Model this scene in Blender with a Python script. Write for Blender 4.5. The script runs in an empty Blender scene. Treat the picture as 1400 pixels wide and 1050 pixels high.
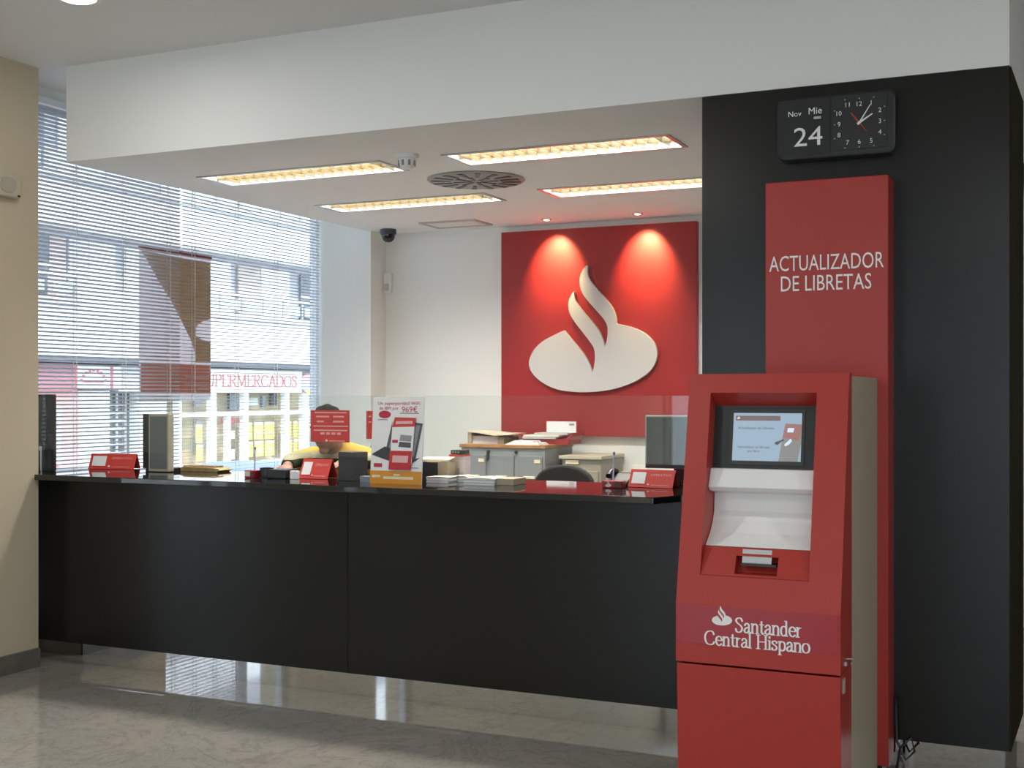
import bpy, bmesh, math, random
from mathutils import Vector, Matrix
random.seed(7)
SC = bpy.context.scene
COL = SC.collection
R = math.radians

# ------------------------------------------------------------------ camera
F_PX, EYE, HOR = 1682.0, 1.55, 538.0          # focal length in px of a 1400 px frame, eye height, horizon row
YAW = math.atan2(766.0, F_PX)                 # the room's depth axis vanishes right of centre
cam = bpy.data.cameras.new('camera')
cam.sensor_width = 36.0
cam.lens = F_PX / 1400.0 * 36.0
cam.shift_y = (HOR - 525.0) / 1400.0
cam.clip_end = 300
cam_o = bpy.data.objects.new('camera', cam)
COL.objects.link(cam_o)
cam_o.location = (0, 0, EYE)
cam_o.rotation_euler = (R(90), 0, YAW)
SC.camera = cam_o

# ------------------------------------------------------------------ view, world, sun
SC.view_settings.view_transform = 'Standard'
SC.view_settings.look = 'None'
SC.view_settings.gamma = 1.0
SC.view_settings.use_curve_mapping = False
SC.view_settings.exposure = 0.90
SC.cycles.use_denoising = True
SC.cycles.max_bounces = 10
SC.cycles.diffuse_bounces = 5
SC.cycles.transparent_max_bounces = 24
SC.cycles.sample_clamp_indirect = 6.0
SC.cycles.caustics_reflective = False
SC.cycles.caustics_refractive = False

W = bpy.data.worlds.new('sky')
SC.world = W
W.use_nodes = True
wb = W.node_tree.nodes['Background']
wb.inputs[0].default_value = (0.78, 0.89, 1.0, 1)
wb.inputs[1].default_value = 2.15

sun = bpy.data.lights.new('sun', 'SUN')
sun.energy = 1.7
sun.angle = R(2)
sun.color = (1.0, 0.95, 0.86)
sun_o = bpy.data.objects.new('sun', sun)
COL.objects.link(sun_o)
sun_o.rotation_euler = Vector((-0.62, 0.42, -0.72)).to_track_quat('-Z', 'Y').to_euler()
sun_o.location = (8, -4, 12)

def portal(name, loc, aim, sx, sy):
    l = bpy.data.lights.new(name, 'AREA')
    l.shape = 'RECTANGLE'
    l.size, l.size_y = sx, sy
    l.cycles.is_portal = True
    o = bpy.data.objects.new(name, l)
    COL.objects.link(o)
    o.location = loc
    o.rotation_euler = Vector(aim).to_track_quat('-Z', 'Z').to_euler()
portal('daylight_portal_counter', (-5.78, 6.9, 1.9), (1, 0, 0), 3.3, 2.9)
portal('daylight_portal_left', (-5.74, 2.8, 1.5), (1, 0, 0), 3.6, 2.7)
portal('daylight_portal_entrance', (-4.05, -6.12, 1.5), (0, 1, 0), 2.5, 2.8)
portal('daylight_portal_fill', (1.7, -6.12, 1.65), (0, 1, 0), 4.6, 3.2)  # portal of the added window behind the camera

# ------------------------------------------------------------------ pixel -> point (planes of the place)
_s, _c = math.sin(YAW), math.cos(YAW)
def _ray(px, py):
    u = (px - 700) / F_PX
    return (-_s + u * _c, _c + u * _s, -(py - HOR) / F_PX)
def atY(px, py, y):
    r = _ray(px, py); t = y / r[1]
    return Vector((r[0] * t, y, EYE + r[2] * t))
def atX(px, py, x):
    r = _ray(px, py); t = x / r[0]
    return Vector((x, r[1] * t, EYE + r[2] * t))
def atZ(px, py, z):
    r = _ray(px, py); t = (z - EYE) / r[2]
    return Vector((r[0] * t, r[1] * t, z))

# ------------------------------------------------------------------ materials
MATS = {}
def mat(name, col=(.5, .5, .5), rough=.5, metal=0., spec=.5, emit=None, es=0., bump=0., bscale=60., var=0., vscale=3., trans=0., coat=0.):
    if name in MATS: return MATS[name]
    m = bpy.data.materials.new(name)
    m.use_nodes = True
    nt = m.node_tree
    b = nt.nodes['Principled BSDF']
    b.inputs['Base Color'].default_value = (*col, 1)
    b.inputs['Roughness'].default_value = rough
    b.inputs['Metallic'].default_value = metal
    b.inputs['Specular IOR Level'].default_value = spec
    if coat:
        b.inputs['Coat Weight'].default_value = coat
        b.inputs['Coat Roughness'].default_value = .05
    if emit:
        b.inputs['Emission Color'].default_value = (*emit, 1)
        b.inputs['Emission Strength'].default_value = es
    if var or bump:
        tc = nt.nodes.new('ShaderNodeTexCoord')
    if var:
        n = nt.nodes.new('ShaderNodeTexNoise')
        n.inputs['Scale'].default_value = vscale
        n.inputs['Detail'].default_value = 4
        nt.links.new(tc.outputs['Object'], n.inputs['Vector'])
        rp = nt.nodes.new('ShaderNodeValToRGB')
        rp.color_ramp.elements[0].position = .3
        rp.color_ramp.elements[1].position = .7
        rp.color_ramp.elements[0].color = (*[max(0, c * (1 - var)) for c in col], 1)
        rp.color_ramp.elements[1].color = (*[min(1, c * (1 + var)) for c in col], 1)
        nt.links.new(n.outputs['Fac'], rp.inputs['Fac'])
        nt.links.new(rp.outputs['Color'], b.inputs['Base Color'])
    if bump:
        n2 = nt.nodes.new('ShaderNodeTexNoise')
        n2.inputs['Scale'].default_value = bscale
        n2.inputs['Detail'].default_value = 3
        nt.links.new(tc.outputs['Object'], n2.inputs['Vector'])
        bp = nt.nodes.new('ShaderNodeBump')
        bp.inputs['Strength'].default_value = bump
        bp.inputs['Distance'].default_value = .002
        nt.links.new(n2.outputs['Fac'], bp.inputs['Height'])
        nt.links.new(bp.outputs['Normal'], b.inputs['Normal'])
    if trans:   # thin sheet that lets light through: add a translucent lobe
        tr = nt.nodes.new('ShaderNodeBsdfTranslucent')
        tr.inputs['Color'].default_value = (*col, 1)
        mx = nt.nodes.new('ShaderNodeMixShader')
        mx.inputs[0].default_value = trans
        out = nt.nodes['Material Output']
        nt.links.new(b.outputs[0], mx.inputs[1])
        nt.links.new(tr.outputs[0], mx.inputs[2])
        nt.links.new(mx.outputs[0], out.inputs['Surface'])
    MATS[name] = m
    return m

def glass_mat(name, tint=(1, 1, 1), refl=.08, haze=0.):
    m = bpy.data.materials.new(name)
    m.use_nodes = True
    nt = m.node_tree
    nt.nodes.remove(nt.nodes['Principled BSDF'])
    tr = nt.nodes.new('ShaderNodeBsdfTransparent'); tr.inputs[0].default_value = (*tint, 1)
    gl = nt.nodes.new('ShaderNodeBsdfGlossy'); gl.inputs['Roughness'].default_value = .01
    lw = nt.nodes.new('ShaderNodeLayerWeight'); lw.inputs[0].default_value = .5
    pw = nt.nodes.new('ShaderNodeMath'); pw.operation = 'POWER'; pw.inputs[1].default_value = 5
    nt.links.new(lw.outputs['Facing'], pw.inputs[0])
    ml = nt.nodes.new('ShaderNodeMath'); ml.operation = 'MULTIPLY_ADD'; ml.inputs[1].default_value = 1 - refl; ml.inputs[2].default_value = refl
    ml.use_clamp = True
    nt.links.new(pw.outputs[0], ml.inputs[0])
    mx = nt.nodes.new('ShaderNodeMixShader')
    nt.links.new(ml.outputs[0], mx.inputs[0])
    nt.links.new(tr.outputs[0], mx.inputs[1])
    nt.links.new(gl.outputs[0], mx.inputs[2])
    last = mx
    if haze:
        df = nt.nodes.new('ShaderNodeBsdfDiffuse'); df.inputs[0].default_value = (.85, .9, .88, 1)
        m2 = nt.nodes.new('ShaderNodeMixShader'); m2.inputs[0].default_value = haze
        nt.links.new(mx.outputs[0], m2.inputs[1]); nt.links.new(df.outputs[0], m2.inputs[2])
        last = m2
    nt.links.new(last.outputs[0], nt.nodes['Material Output'].inputs['Surface'])
    MATS[name] = m
    return m

def marble_mat():
    m = bpy.data.materials.new('polished_marble'); m.use_nodes = True
    nt = m.node_tree; b = nt.nodes['Principled BSDF']
    tc = nt.nodes.new('ShaderNodeTexCoord')
    def noise(scale, det=6, dist=0., rough=.6):
        n = nt.nodes.new('ShaderNodeTexNoise')
        n.inputs['Scale'].default_value = scale; n.inputs['Detail'].default_value = det
        n.inputs['Distortion'].default_value = dist; n.inputs['Roughness'].default_value = rough
        nt.links.new(tc.outputs['Object'], n.inputs['Vector'])
        return n
    def ramp(src, stops):
        r = nt.nodes.new('ShaderNodeValToRGB')
        while len(r.color_ramp.elements) < len(stops): r.color_ramp.elements.new(.5)
        for e, (p, c) in zip(r.color_ramp.elements, stops):
            e.position = p; e.color = (*c, 1)
        nt.links.new(src, r.inputs['Fac']); return r
    base = ramp(noise(1.1, 4, .6).outputs['Fac'], [(.3, (.31, .30, .275)), (.5, (.355, .335, .295)), (.72, (.40, .365, .31))])
    v1 = ramp(noise(2.4, 9, 1.6, .62).outputs['Fac'], [(.475, (1, 1, 1)), (.5, (.80, .80, .81)), (.525, (1, 1, 1))])
    v2 = ramp(noise(9, 8, 1.2, .7).outputs['Fac'], [(.46, (1, 1, 1)), (.5, (.86, .86, .87)), (.54, (1, 1, 1))])
    mx1 = nt.nodes.new('ShaderNodeMixRGB'); mx1.blend_type = 'MULTIPLY'; mx1.inputs[0].default_value = 1
    mx2 = nt.nodes.new('ShaderNodeMixRGB'); mx2.blend_type = 'MULTIPLY'; mx2.inputs[0].default_value = 1
    nt.links.new(base.outputs[0], mx1.inputs[1]); nt.links.new(v1.outputs[0], mx1.inputs[2])
    nt.links.new(mx1.outputs[0], mx2.inputs[1]); nt.links.new(v2.outputs[0], mx2.inputs[2])
    nt.links.new(mx2.outputs[0], b.inputs['Base Color'])
    b.inputs['Roughness'].default_value = .035
    b.inputs['Specular IOR Level'].default_value = .85
    MATS['marble'] = m
    return m

def striped_mat():
    """knitted sweater: horizontal bands of ochre, grey-olive and near black (object Z in metres above the seat)"""
    m = bpy.data.materials.new('striped_knit'); m.use_nodes = True
    nt = m.node_tree; b = nt.nodes['Principled BSDF']
    b.inputs['Roughness'].default_value = .9
    b.inputs['Specular IOR Level'].default_value = .1
    tc = nt.nodes.new('ShaderNodeTexCoord'); sp = nt.nodes.new('ShaderNodeSeparateXYZ')
    nt.links.new(tc.outputs['Object'], sp.inputs[0])
    mp = nt.nodes.new('ShaderNodeMapRange')
    mp.inputs['From Min'].default_value = 0.; mp.inputs['From Max'].default_value = .70
    nt.links.new(sp.outputs['Z'], mp.inputs['Value'])
    r = nt.nodes.new('ShaderNodeValToRGB'); r.color_ramp.interpolation = 'CONSTANT'
    ochre, dark, grey = (.55, .33, .07), (.03, .035, .02), (.36, .34, .22)
    stops = [(0, dark), (.18, ochre), (.32, dark), (.42, ochre), (.52, dark), (.58, ochre), (.72, dark), (.79, grey), (.84, ochre)]
    while len(r.color_ramp.elements) < len(stops): r.color_ramp.elements.new(.5)
    for e, (p, c) in zip(r.color_ramp.elements, stops):
        e.position = p; e.color = (*c, 1)
    nt.links.new(mp.outputs[0], r.inputs['Fac'])
    nt.links.new(r.outputs[0], b.inputs['Base Color'])
    MATS['striped_knit'] = m
    return m

M = dict(
    wall=mat('warm_white_paint', (.84, .83, .79), .85, bump=.15, bscale=140),
    wall_l=mat('beige_paint', (.60, .52, .38), .85, bump=.15, bscale=140),
    ceil=mat('ceiling_paint', (.80, .80, .79), .9),
    bulk=mat('bulkhead_paint', (.85, .85, .83), .9),
    black=mat('black_laminate', (.012, .0112, .0095), .26, spec=.30),
    granite=mat('black_granite', (.012, .013, .014), .045, spec=.7, var=.4, vscale=160),
    steel=mat('polished_steel', (.80, .80, .80), .03, metal=1.),
    satin=mat('satin_steel', (.55, .55, .54), .3, metal=1.),
    red=mat('panel_red', (.33, .015, .015), .48, spec=.55),
    redk=mat('kiosk_red', (.40, .034, .024), .36, spec=.4),
    reds=mat('sticker_red', (.36, .02, .028), .3, spec=.5),
    redsign=mat('sign_red', (.62, .055, .045), .4),
    white=mat('white_plastic', (.82, .82, .80), .45),
    whiteprint=mat('white_print', (.85, .84, .82), .5),
    logo=mat('white_acrylic', (.60, .585, .57), .4),
    blackp=mat('black_plastic', (.014, .014, .015), .35),
    dgrey=mat('dark_grey_plastic', (.05, .05, .055), .45),
    grey=mat('grey_plastic', (.25, .26, .27), .5),
    beige=mat('beige_metal', (.42, .38, .28), .55),
    cream=mat('cream_card', (.80, .70, .50), .7),
    paper=mat('white_paper', (.85, .84, .82), .8),
    cabg=mat('cabinet_grey', (.27, .285, .285), .45),
    wood=mat('oak_edge', (.42, .20, .07), .45, var=.2, vscale=14),
    orange=mat('orange_print', (.72, .30, .03), .5),
    alu=mat('slat_paint', (.60, .63, .68), .4, trans=.12),
    frame=mat('window_frame', (.70, .74, .78), .4),
    skirting=mat('dark_stone_skirting', (.12, .115, .09), .35, var=.2, vscale=9),
    louvre=mat('gold_louvre', (.055, .040, .014), .5),
    bulb=mat('lamp_tube', (1, 1, 1), .5, emit=(1., .86, .55), es=2.5),
    spotbulb=mat('spot_bulb', (1, 1, 1), .5, emit=(1., .85, .6), es=12.0),
    skin=mat('skin', (.36, .20, .13), .55),
    hair=mat('black_hair', (.010, .008, .007), .85, spec=.1),
    trousers=mat('dark_trousers', (.03, .035, .05), .9),
    fabric=mat('dark_fabric', (.018, .018, .016), .9),
    glass=glass_mat('window_glass', (.97, .99, 1.0), .03),
    screen_glass=glass_mat('screen_glass', (.95, .975, .965), .03, .012),
)
MARBLE = marble_mat()
KNIT = striped_mat()

# ------------------------------------------------------------------ mesh builder
WLOC = {}
class MB:
    def __init__(s): s.v = []; s.f = []; s.mi = []
    def add(s, vs, fs):
        n = len(s.v); s.v += [Vector(p) for p in vs]; s.f += [[i + n for i in f] for f in fs]; return s
    def box(s, x0, x1, y0, y1, z0, z1):
        if x0 > x1: x0, x1 = x1, x0
        if y0 > y1: y0, y1 = y1, y0
        if z0 > z1: z0, z1 = z1, z0
        return s.add([(x0,y0,z0),(x1,y0,z0),(x1,y1,z0),(x0,y1,z0),(x0,y0,z1),(x1,y0,z1),(x1,y1,z1),(x0,y1,z1)],
                     [(0,3,2,1),(4,5,6,7),(0,1,5,4),(1,2,6,5),(2,3,7,6),(3,0,4,7)])
    def ext(s, poly, o, r, u, t0, t1, n=None):
        """a 2-D outline in the frame (origin o, right r, up u) pulled along the normal from t0 to t1"""
        o, r, u = Vector(o), Vector(r), Vector(u)
        n = Vector(n) if n else r.cross(u).normalized()
        a = sum(poly[i][0]*poly[(i+1)%len(poly)][1]-poly[(i+1)%len(poly)][0]*poly[i][1] for i in range(len(poly)))
        if a < 0: poly = poly[::-1]
        k = len(poly)
        lo = [o + r*p[0] + u*p[1] + n*t0 for p in poly]; hi = [o + r*p[0] + u*p[1] + n*t1 for p in poly]
        return s.add(lo + hi, [list(range(k))[::-1], list(range(k, 2*k))] + [(i, (i+1) % k, (i+1) % k + k, i + k) for i in range(k)])
    def px(s, prof, x0, x1):      # profile of (y, z) pulled along X
        return s.ext(prof, (0,0,0), (0,1,0), (0,0,1), x0, x1)
    def py(s, prof, y0, y1):      # profile of (x, z) pulled along Y
        return s.ext(prof, (0,0,0), (1,0,0), (0,0,1), -y1, -y0)
    def pz(s, prof, z0, z1):      # profile of (x, y) pulled along Z
        return s.ext(prof, (0,0,0), (1,0,0), (0,1,0), z0, z1)
    def tube(s, pts, rad, n=10, caps=True):
        pts = [Vector(p) for p in pts]; rads = rad if isinstance(rad, (list, tuple)) else [rad]*len(pts)
        rings = []
        for i, p in enumerate(pts):
            d = (pts[min(i+1, len(pts)-1)] - pts[max(i-1, 0)]).normalized()
            a = d.cross(Vector((0,0,1)))
            if a.length < 1e-3: a = d.cross(Vector((1,0,0)))
            a.normalize(); b = d.cross(a)
            rings.append([p + (a*math.cos(2*math.pi*k/n) + b*math.sin(2*math.pi*k/n))*rads[i] for k in range(n)])
        vs = [v for r_ in rings for v in r_]
        fs = [(i*n+k, i*n+(k+1)%n, (i+1)*n+(k+1)%n, (i+1)*n+k) for i in range(len(pts)-1) for k in range(n)]
        if caps: fs += [list(range(n))[::-1], list(range((len(pts)-1)*n, len(pts)*n))]
        return s.add(vs, fs)
    def lathe(s, prof, c, axis=(0,0,1), n=28):
        """profile of (radius, height) spun about axis through c"""
        ax = Vector(axis).normalized(); a = ax.cross(Vector((1,0,0)))
        if a.length < 1e-3: a = ax.cross(Vector((0,1,0)))
        a.normalize(); b = ax.cross(a); c = Vector(c)
        vs = [c + ax*h + (a*math.cos(2*math.pi*k/n) + b*math.sin(2*math.pi*k/n))*max(r_, 1e-5) for r_, h in prof for k in range(n)]
        fs = [(i*n+k, i*n+(k+1)%n, (i+1)*n+(k+1)%n, (i+1)*n+k) for i in range(len(prof)-1) for k in range(n)]
        fs += [list(range(n))[::-1], list(range((len(prof)-1)*n, len(prof)*n))]
        return s.add(vs, fs)
    def ball(s, c, rx, ry, rz, n=14, m=9, rot=None):
        c = Vector(c); vs = []; rot = rot or Matrix.Identity(3)
        for i in range(m+1):
            th = math.pi*i/m
            for k in range(n):
                ph = 2*math.pi*k/n
                vs.append(c + rot @ Vector((rx*math.sin(th)*math.cos(ph), ry*math.sin(th)*math.sin(ph), rz*math.cos(th))))
        return s.add(vs, [(i*n+k, (i+1)*n+k, (i+1)*n+(k+1)%n, i*n+(k+1)%n) for i in range(m) for k in range(n)])
    def rotz(s, ang, c, start=0):
        m = Matrix.Rotation(ang, 3, 'Z'); c = Vector(c)
        for i in range(start, len(s.v)): s.v[i] = c + m @ (s.v[i] - c)
        return s
    def data(s, name):
        me = bpy.data.meshes.new(name); me.from_pydata([tuple(v) for v in s.v], [], s.f)
        bm = bmesh.new(); bm.from_mesh(me); bmesh.ops.recalc_face_normals(bm, faces=bm.faces); bm.to_mesh(me); bm.free()
        return me
    def build(s, name, m, parent=None, bevel=0., smooth=False, seg=2, origin=None):
        if parent is not None: o0 = WLOC[parent.name]
        elif origin is not None: o0 = Vector(origin)
        else:
            xs = [v.x for v in s.v]; ys = [v.y for v in s.v]; zs = [v.z for v in s.v]
            o0 = Vector(((min(xs)+max(xs))/2, (min(ys)+max(ys))/2, min(zs)))
        s.v = [v - o0 for v in s.v]
        me = s.data(name); me.materials.append(m)
        if smooth:
            me.shade_smooth()
            me.set_sharp_from_angle(angle=R(smooth if smooth is not True else 40))
        o = bpy.data.objects.new(name, me); COL.objects.link(o)
        if parent is not None: o.parent = parent; WLOC[o.name] = o0
        else: o.location = o0; WLOC[o.name] = o0
        if bevel:
            b = o.modifiers.new('bevel', 'BEVEL'); b.width = bevel; b.segments = seg; b.limit_method = 'ANGLE'; b.angle_limit = R(40)
        return o
def B(x0, x1, y0, y1, z0, z1): return MB().box(x0, x1, y0, y1, z0, z1)

def tag(o, label, cat, group=None):
    o['label'] = label; o['category'] = cat
    if group: o['group'] = group
    return o
def thing(name, label, cat, loc, group=None):
    o = bpy.data.objects.new(name, None); COL.objects.link(o)
    o.location = loc; o.empty_display_size = .05; WLOC[o.name] = Vector(loc)
    return tag(o, label, cat, group)
def struct(o, label=None):
    o['kind'] = 'structure'
    if label: o['label'] = label
    return o
def group_node(name, loc):
    o = bpy.data.objects.new(name, None); COL.objects.link(o); o.location = loc; WLOC[o.name] = Vector(loc); return o
def dup(o, parent, delta):
    c = o.copy(); COL.objects.link(c); c.parent = parent
    c.location = Vector(o.location) + Vector(delta)
    WLOC[c.name] = WLOC[o.name] + Vector(delta)
    return c

# ------------------------------------------------------------------ lettering
def sans(txt):
    cu = bpy.data.curves.new('t', 'FONT'); cu.body = txt; cu.size = 1; cu.align_x = 'LEFT'; cu.resolution_u = 3
    o = bpy.data.objects.new('t', cu); COL.objects.link(o)
    dg = bpy.context.evaluated_depsgraph_get()
    me = bpy.data.meshes.new_from_object(o.evaluated_get(dg))
    vs = [(v.co.x, v.co.y) for v in me.vertices]; fs = [list(p.vertices) for p in me.polygons]
    bpy.data.objects.remove(o); bpy.data.curves.remove(cu); bpy.data.meshes.remove(me)
    return vs, fs
def cr(pts, k=5, closed=False):
    n = len(pts); out = []
    rng = range(n if closed else n-1)
    for i in rng:
        p0 = pts[(i-1) % n] if (closed or i > 0) else pts[i]
        p1 = pts[i]; p2 = pts[(i+1) % n]; p3 = pts[(i+2) % n] if (closed or i+2 < n) else p2
        for j in range(k):
            t = j/k
            out.append(tuple(.5*((2*p1[a]) + (-p0[a]+p2[a])*t + (2*p0[a]-5*p1[a]+4*p2[a]-p3[a])*t*t + (-p0[a]+3*p1[a]-3*p2[a]+p3[a])*t**3) for a in (0, 1)))
    out.append(pts[0] if closed else pts[-1])
    return out
def _xh(pts, sx=.72, sy=.66): return [(x*sx, y*sy) for x, y in pts]
_S = [(.47,.78),(.40,.95),(.26,1.0),(.10,.92),(.07,.76),(.18,.62),(.36,.48),(.46,.30),(.40,.08),(.24,0),(.10,.05),(.04,.24)]
_O = [(.38,1.),(.62,.88),(.72,.5),(.62,.12),(.38,0),(.14,.12),(.04,.5),(.14,.88)]
SER = {  # strokes (polyline, curve?, closed?), serifs (x, y, half width), advance
 'S': ([(_S,1,0)], [], .56), 's': ([(_xh(_S),1,0)], [], .42),
 'C': ([([(.66,.76),(.58,.95),(.40,1.),(.16,.88),(.05,.5),(.16,.12),(.40,0),(.60,.07),(.68,.22)],1,0)], [], .76),
 'O': ([(_O,1,1)], [], .80), 'o': ([(_xh(_O,.66),1,1)], [], .54),
 'D': ([([(.12,1),(.12,0)],0,0),([(.12,1.),(.36,1.),(.62,.86),(.70,.5),(.62,.14),(.36,0),(.12,0)],1,0)], [(.10,1,.10),(.10,0,.10)], .80),
 'U': ([([(.12,1),(.12,.3),(.2,.06),(.36,0),(.52,.06),(.60,.3),(.60,1)],0,0)], [(.12,1,.12),(.60,1,.12)], .74),
 'P': ([([(.12,1),(.12,0)],0,0),([(.12,1.),(.34,1.),(.50,.9),(.52,.74),(.44,.55),(.3,.5),(.12,.5)],1,0)], [(.12,0,.13),(.08,1,.07)], .60),
 'R': ([([(.12,1),(.12,0)],0,0),([(.12,1.),(.34,1.),(.50,.9),(.52,.74),(.44,.57),(.3,.52),(.12,.52)],1,0),([(.3,.5),(.60,0)],0,0)], [(.12,0,.13),(.08,1,.07),(.62,0,.07)], .68),
 'E': ([([(.12,1),(.12,0)],0,0),([(.12,1),(.54,1),(.55,.84)],0,0),([(.12,.52),(.42,.52)],0,0),([(.12,0),(.55,0),(.57,.18)],0,0)], [(.08,1,.07),(.08,0,.07),], .64),
 'M': ([([(.12,0),(.14,1)],0,0),([(.14,1),(.45,.1)],0,0),([(.45,.1),(.76,1)],0,0),([(.76,1),(.78,0)],0,0)], [(.12,0,.11),(.78,0,.13),(.1,1,.08),(.80,1,.08)], .92),
 'A': ([([(.06,0),(.34,1)],0,0),([(.34,1),(.64,0)],0,0),([(.16,.36),(.54,.36)],0,0)], [(.06,0,.10),(.64,0,.12)], .70),
 'H': ([([(.12,1),(.12,0)],0,0),([(.62,1),(.62,0)],0,0),([(.12,.52),(.62,.52)],0,0)], [(.12,0,.13),(.12,1,.13),(.62,0,.13),(.62,1,.13)], .76),
 'a': ([([(.08,.50),(.14,.62),(.25,.66),(.35,.56),(.36,.40),(.36,.12),(.42,.02),(.49,.06)],1,0),([(.36,.40),(.18,.34),(.06,.18),(.12,.03),(.24,.02),(.36,.16)],1,0)], [], .49),
 'n': ([([(.10,.66),(.10,0)],0,0),([(.10,.50),(.22,.64),(.34,.64),(.42,.50),(.42,.30),(.42,0)],1,0)], [(.10,0,.11),(.42,0,.11),(.06,.64,.06)], .55),
 't': ([([(.15,.86),(.15,.14),(.21,.01),(.32,.05)],0,0),([(.02,.64),(.30,.64)],0,0)], [], .34),
 'd': ([([(.38,.55),(.25,.66),(.10,.57),(.05,.32),(.10,.08),(.23,0),(.38,.12)],1,0),([(.39,1.02),(.39,.0)],0,0)], [(.34,1.02,.07),(.44,.0,.06)], .54),
 'e': ([([(.07,.37),(.43,.37),(.40,.55),(.26,.66),(.11,.57),(.05,.33),(.12,.09),(.27,0),(.43,.12)],1,0)], [], .48),
 'r': ([([(.10,.66),(.10,0)],0,0),([(.10,.46),(.20,.61),(.34,.63)],1,0)], [(.11,0,.12),(.06,.64,.06)], .37),
 'l': ([([(.11,1.02),(.11,0)],0,0)], [(.11,0,.11),(.07,1.02,.06)], .25),
 'i': ([([(.11,.66),(.11,0)],0,0),([(.11,.94),(.11,.83)],0,0)], [(.11,0,.11),(.07,.65,.06)], .25),
 'p': ([([(.11,.66),(.11,-.30)],0,0),([(.11,.52),(.24,.66),(.41,.58),(.46,.33),(.41,.09),(.27,0),(.11,.12)],1,0)], [(.12,-.30,.12),(.06,.64,.06)], .53),
 ' ': ([], [], .30)}
def serif(txt, thick=.125, thin=.062):
    vs, fs = [], []; x = 0
    def quad(p, q, w):
        d = (q[0]-p[0], q[1]-p[1]); L = math.hypot(*d)
        if L < 1e-6: return
        nx, ny = -d[1]/L*w/2, d[0]/L*w/2; ex, ey = d[0]/L*w*.25, d[1]/L*w*.25
        k = len(vs)
        vs.extend([(x+p[0]+nx-ex, p[1]+ny-ey), (x+p[0]-nx-ex, p[1]-ny-ey), (x+q[0]-nx+ex, q[1]-ny+ey), (x+q[0]+nx+ex, q[1]+ny+ey)])
        fs.append([k, k+1, k+2, k+3])
    for ch in txt:
        st, sf, adv = SER[ch]
        for pts, curve, closed in st:
            pl = cr(pts, 5, bool(closed)) if curve else pts
            for p, q in zip(pl, pl[1:]):
                a = abs(math.sin(math.atan2(q[1]-p[1], q[0]-p[0]))); quad(p, q, thin + (thick-thin)*a)
        for sx, sy, hw in sf: quad((sx-hw, sy), (sx+hw, sy), thin)
        x += adv
    return vs, fs
def lettering(txt, centre, right, up, width, mt, parent, name='lettering', font='sans', height=None, off=.001, thick=.001, rev=False):
    """words as thin raised letters: centre of the line on the surface, width in metres"""
    vs, fs = sans(txt) if font == 'sans' else serif(txt)
    xs = [v[0] for v in vs]; ys = [v[1] for v in vs]
    w = max(xs)-min(xs); sx = width/w if width else height/(max(ys)-min(ys)); sy = sx if height is None else height/(max(ys)-min(ys))
    cx = (max(xs)+min(xs))/2; cy = (max(ys)+min(ys))/2
    r, u = Vector(right).normalized(), Vector(up).normalized(); n = r.cross(u); c = Vector(centre)
    m = MB(); P = [c + r*((v[0]-cx)*sx) + u*((v[1]-cy)*sy) for v in vs]
    if font == 'serif':      # the pen strokes lie a hair above one another
        for i, f in enumerate(fs): m.add([P[j] + n*(off+thick+i*4e-6) for j in f], [[0, 1, 2, 3]])
    else: m.add([p + n*(off+thick) for p in P], fs)
    return m.build(name, mt, parent)

# the flame emblem, traced once as an outline in units of its own width (x right, y up, origin at the oval's middle)
_FL = [(333,530),(290,550),(235,580),(195,620),(175,668),(180,705),(200,735),(240,768),(300,795),(370,806),(430,808),(500,803),(570,790),(640,765),(700,730),(735,690),(750,645),(745,605),(725,570),(690,540),(640,517),(600,507),(567,500),
 (565,470),(550,430),(520,390),(480,345),(450,305),(438,275),(440,240),(434,239),(418,255),(403,290),(403,330),(415,365),(440,400),(480,445),(510,480),(525,510),(527,545),(522,580),(515,602),
 (505,570),(490,535),(465,500),(430,460),(395,415),(380,385),(378,355),(374,356),(365,370),(352,400),(352,430),(360,460),(385,500),(420,545),(450,585),(467,615),(470,660),(465,695),(458,718),(450,690),(430,650),(400,610),(370,575),(345,545)]
_CN = [0, 22, 29, 30, 41, 48, 49, 60]       # sharp corners of the outline
def _smooth_outline():
    out = []
    for a, b in zip(_CN, _CN[1:] + [len(_FL)]):
        seg = (_FL + [_FL[0]])[a:b+1]
        out += cr(seg, 3)[:-1] if len(seg) > 2 else seg[:-1]
    return out
_FL = _smooth_outline()
def emblem(width, keystone=True):
    return [((x-462)/575*width, -(y-668 + (x-462)*.018)/575*width*.945) for x, y in _FL]

# ================================================================== THE ROOM
ZC, ZB = 3.40, 2.86            # hall ceiling, lowered ceiling over the counter
YB = 8.80                      # rear wall
XW = -5.70                     # window wall
XL = -5.35                     # face of the left wall in front of the counter
YP = 5.29                      # front of the black pillar / bulkhead fascia

struct(B(-5.75, 4.3, -6.1, 9.0, -.12, 0).build('floor', MARBLE, origin=(0, 0, 0)), 'polished grey-beige veined marble floor')
struct(B(-5.95, 4.3, -6.3, 9.1, ZC, ZC+.25).build('ceiling', M['ceil']), 'plain off-white hall ceiling')
struct(B(-5.15, 4.3, YB, YB+.2, 0, ZC).build('wall_back', M['wall']), 'cream rear wall behind the counter')
struct(B(-5.645, -5.15, 8.56, YB+.2, 0, ZC).build('wall_pilaster', M['wall']), 'pale pilaster between window and rear wall')
struct(B(-5.745, -5.645, 8.68, YB+.2, .35, 3.33).build('wall_window_end', M['wall']), 'wall end beside the big window')
struct(B(4.1, 4.3, -6.1, YB, 0, ZC).build('wall_right', M['wall']))
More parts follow.
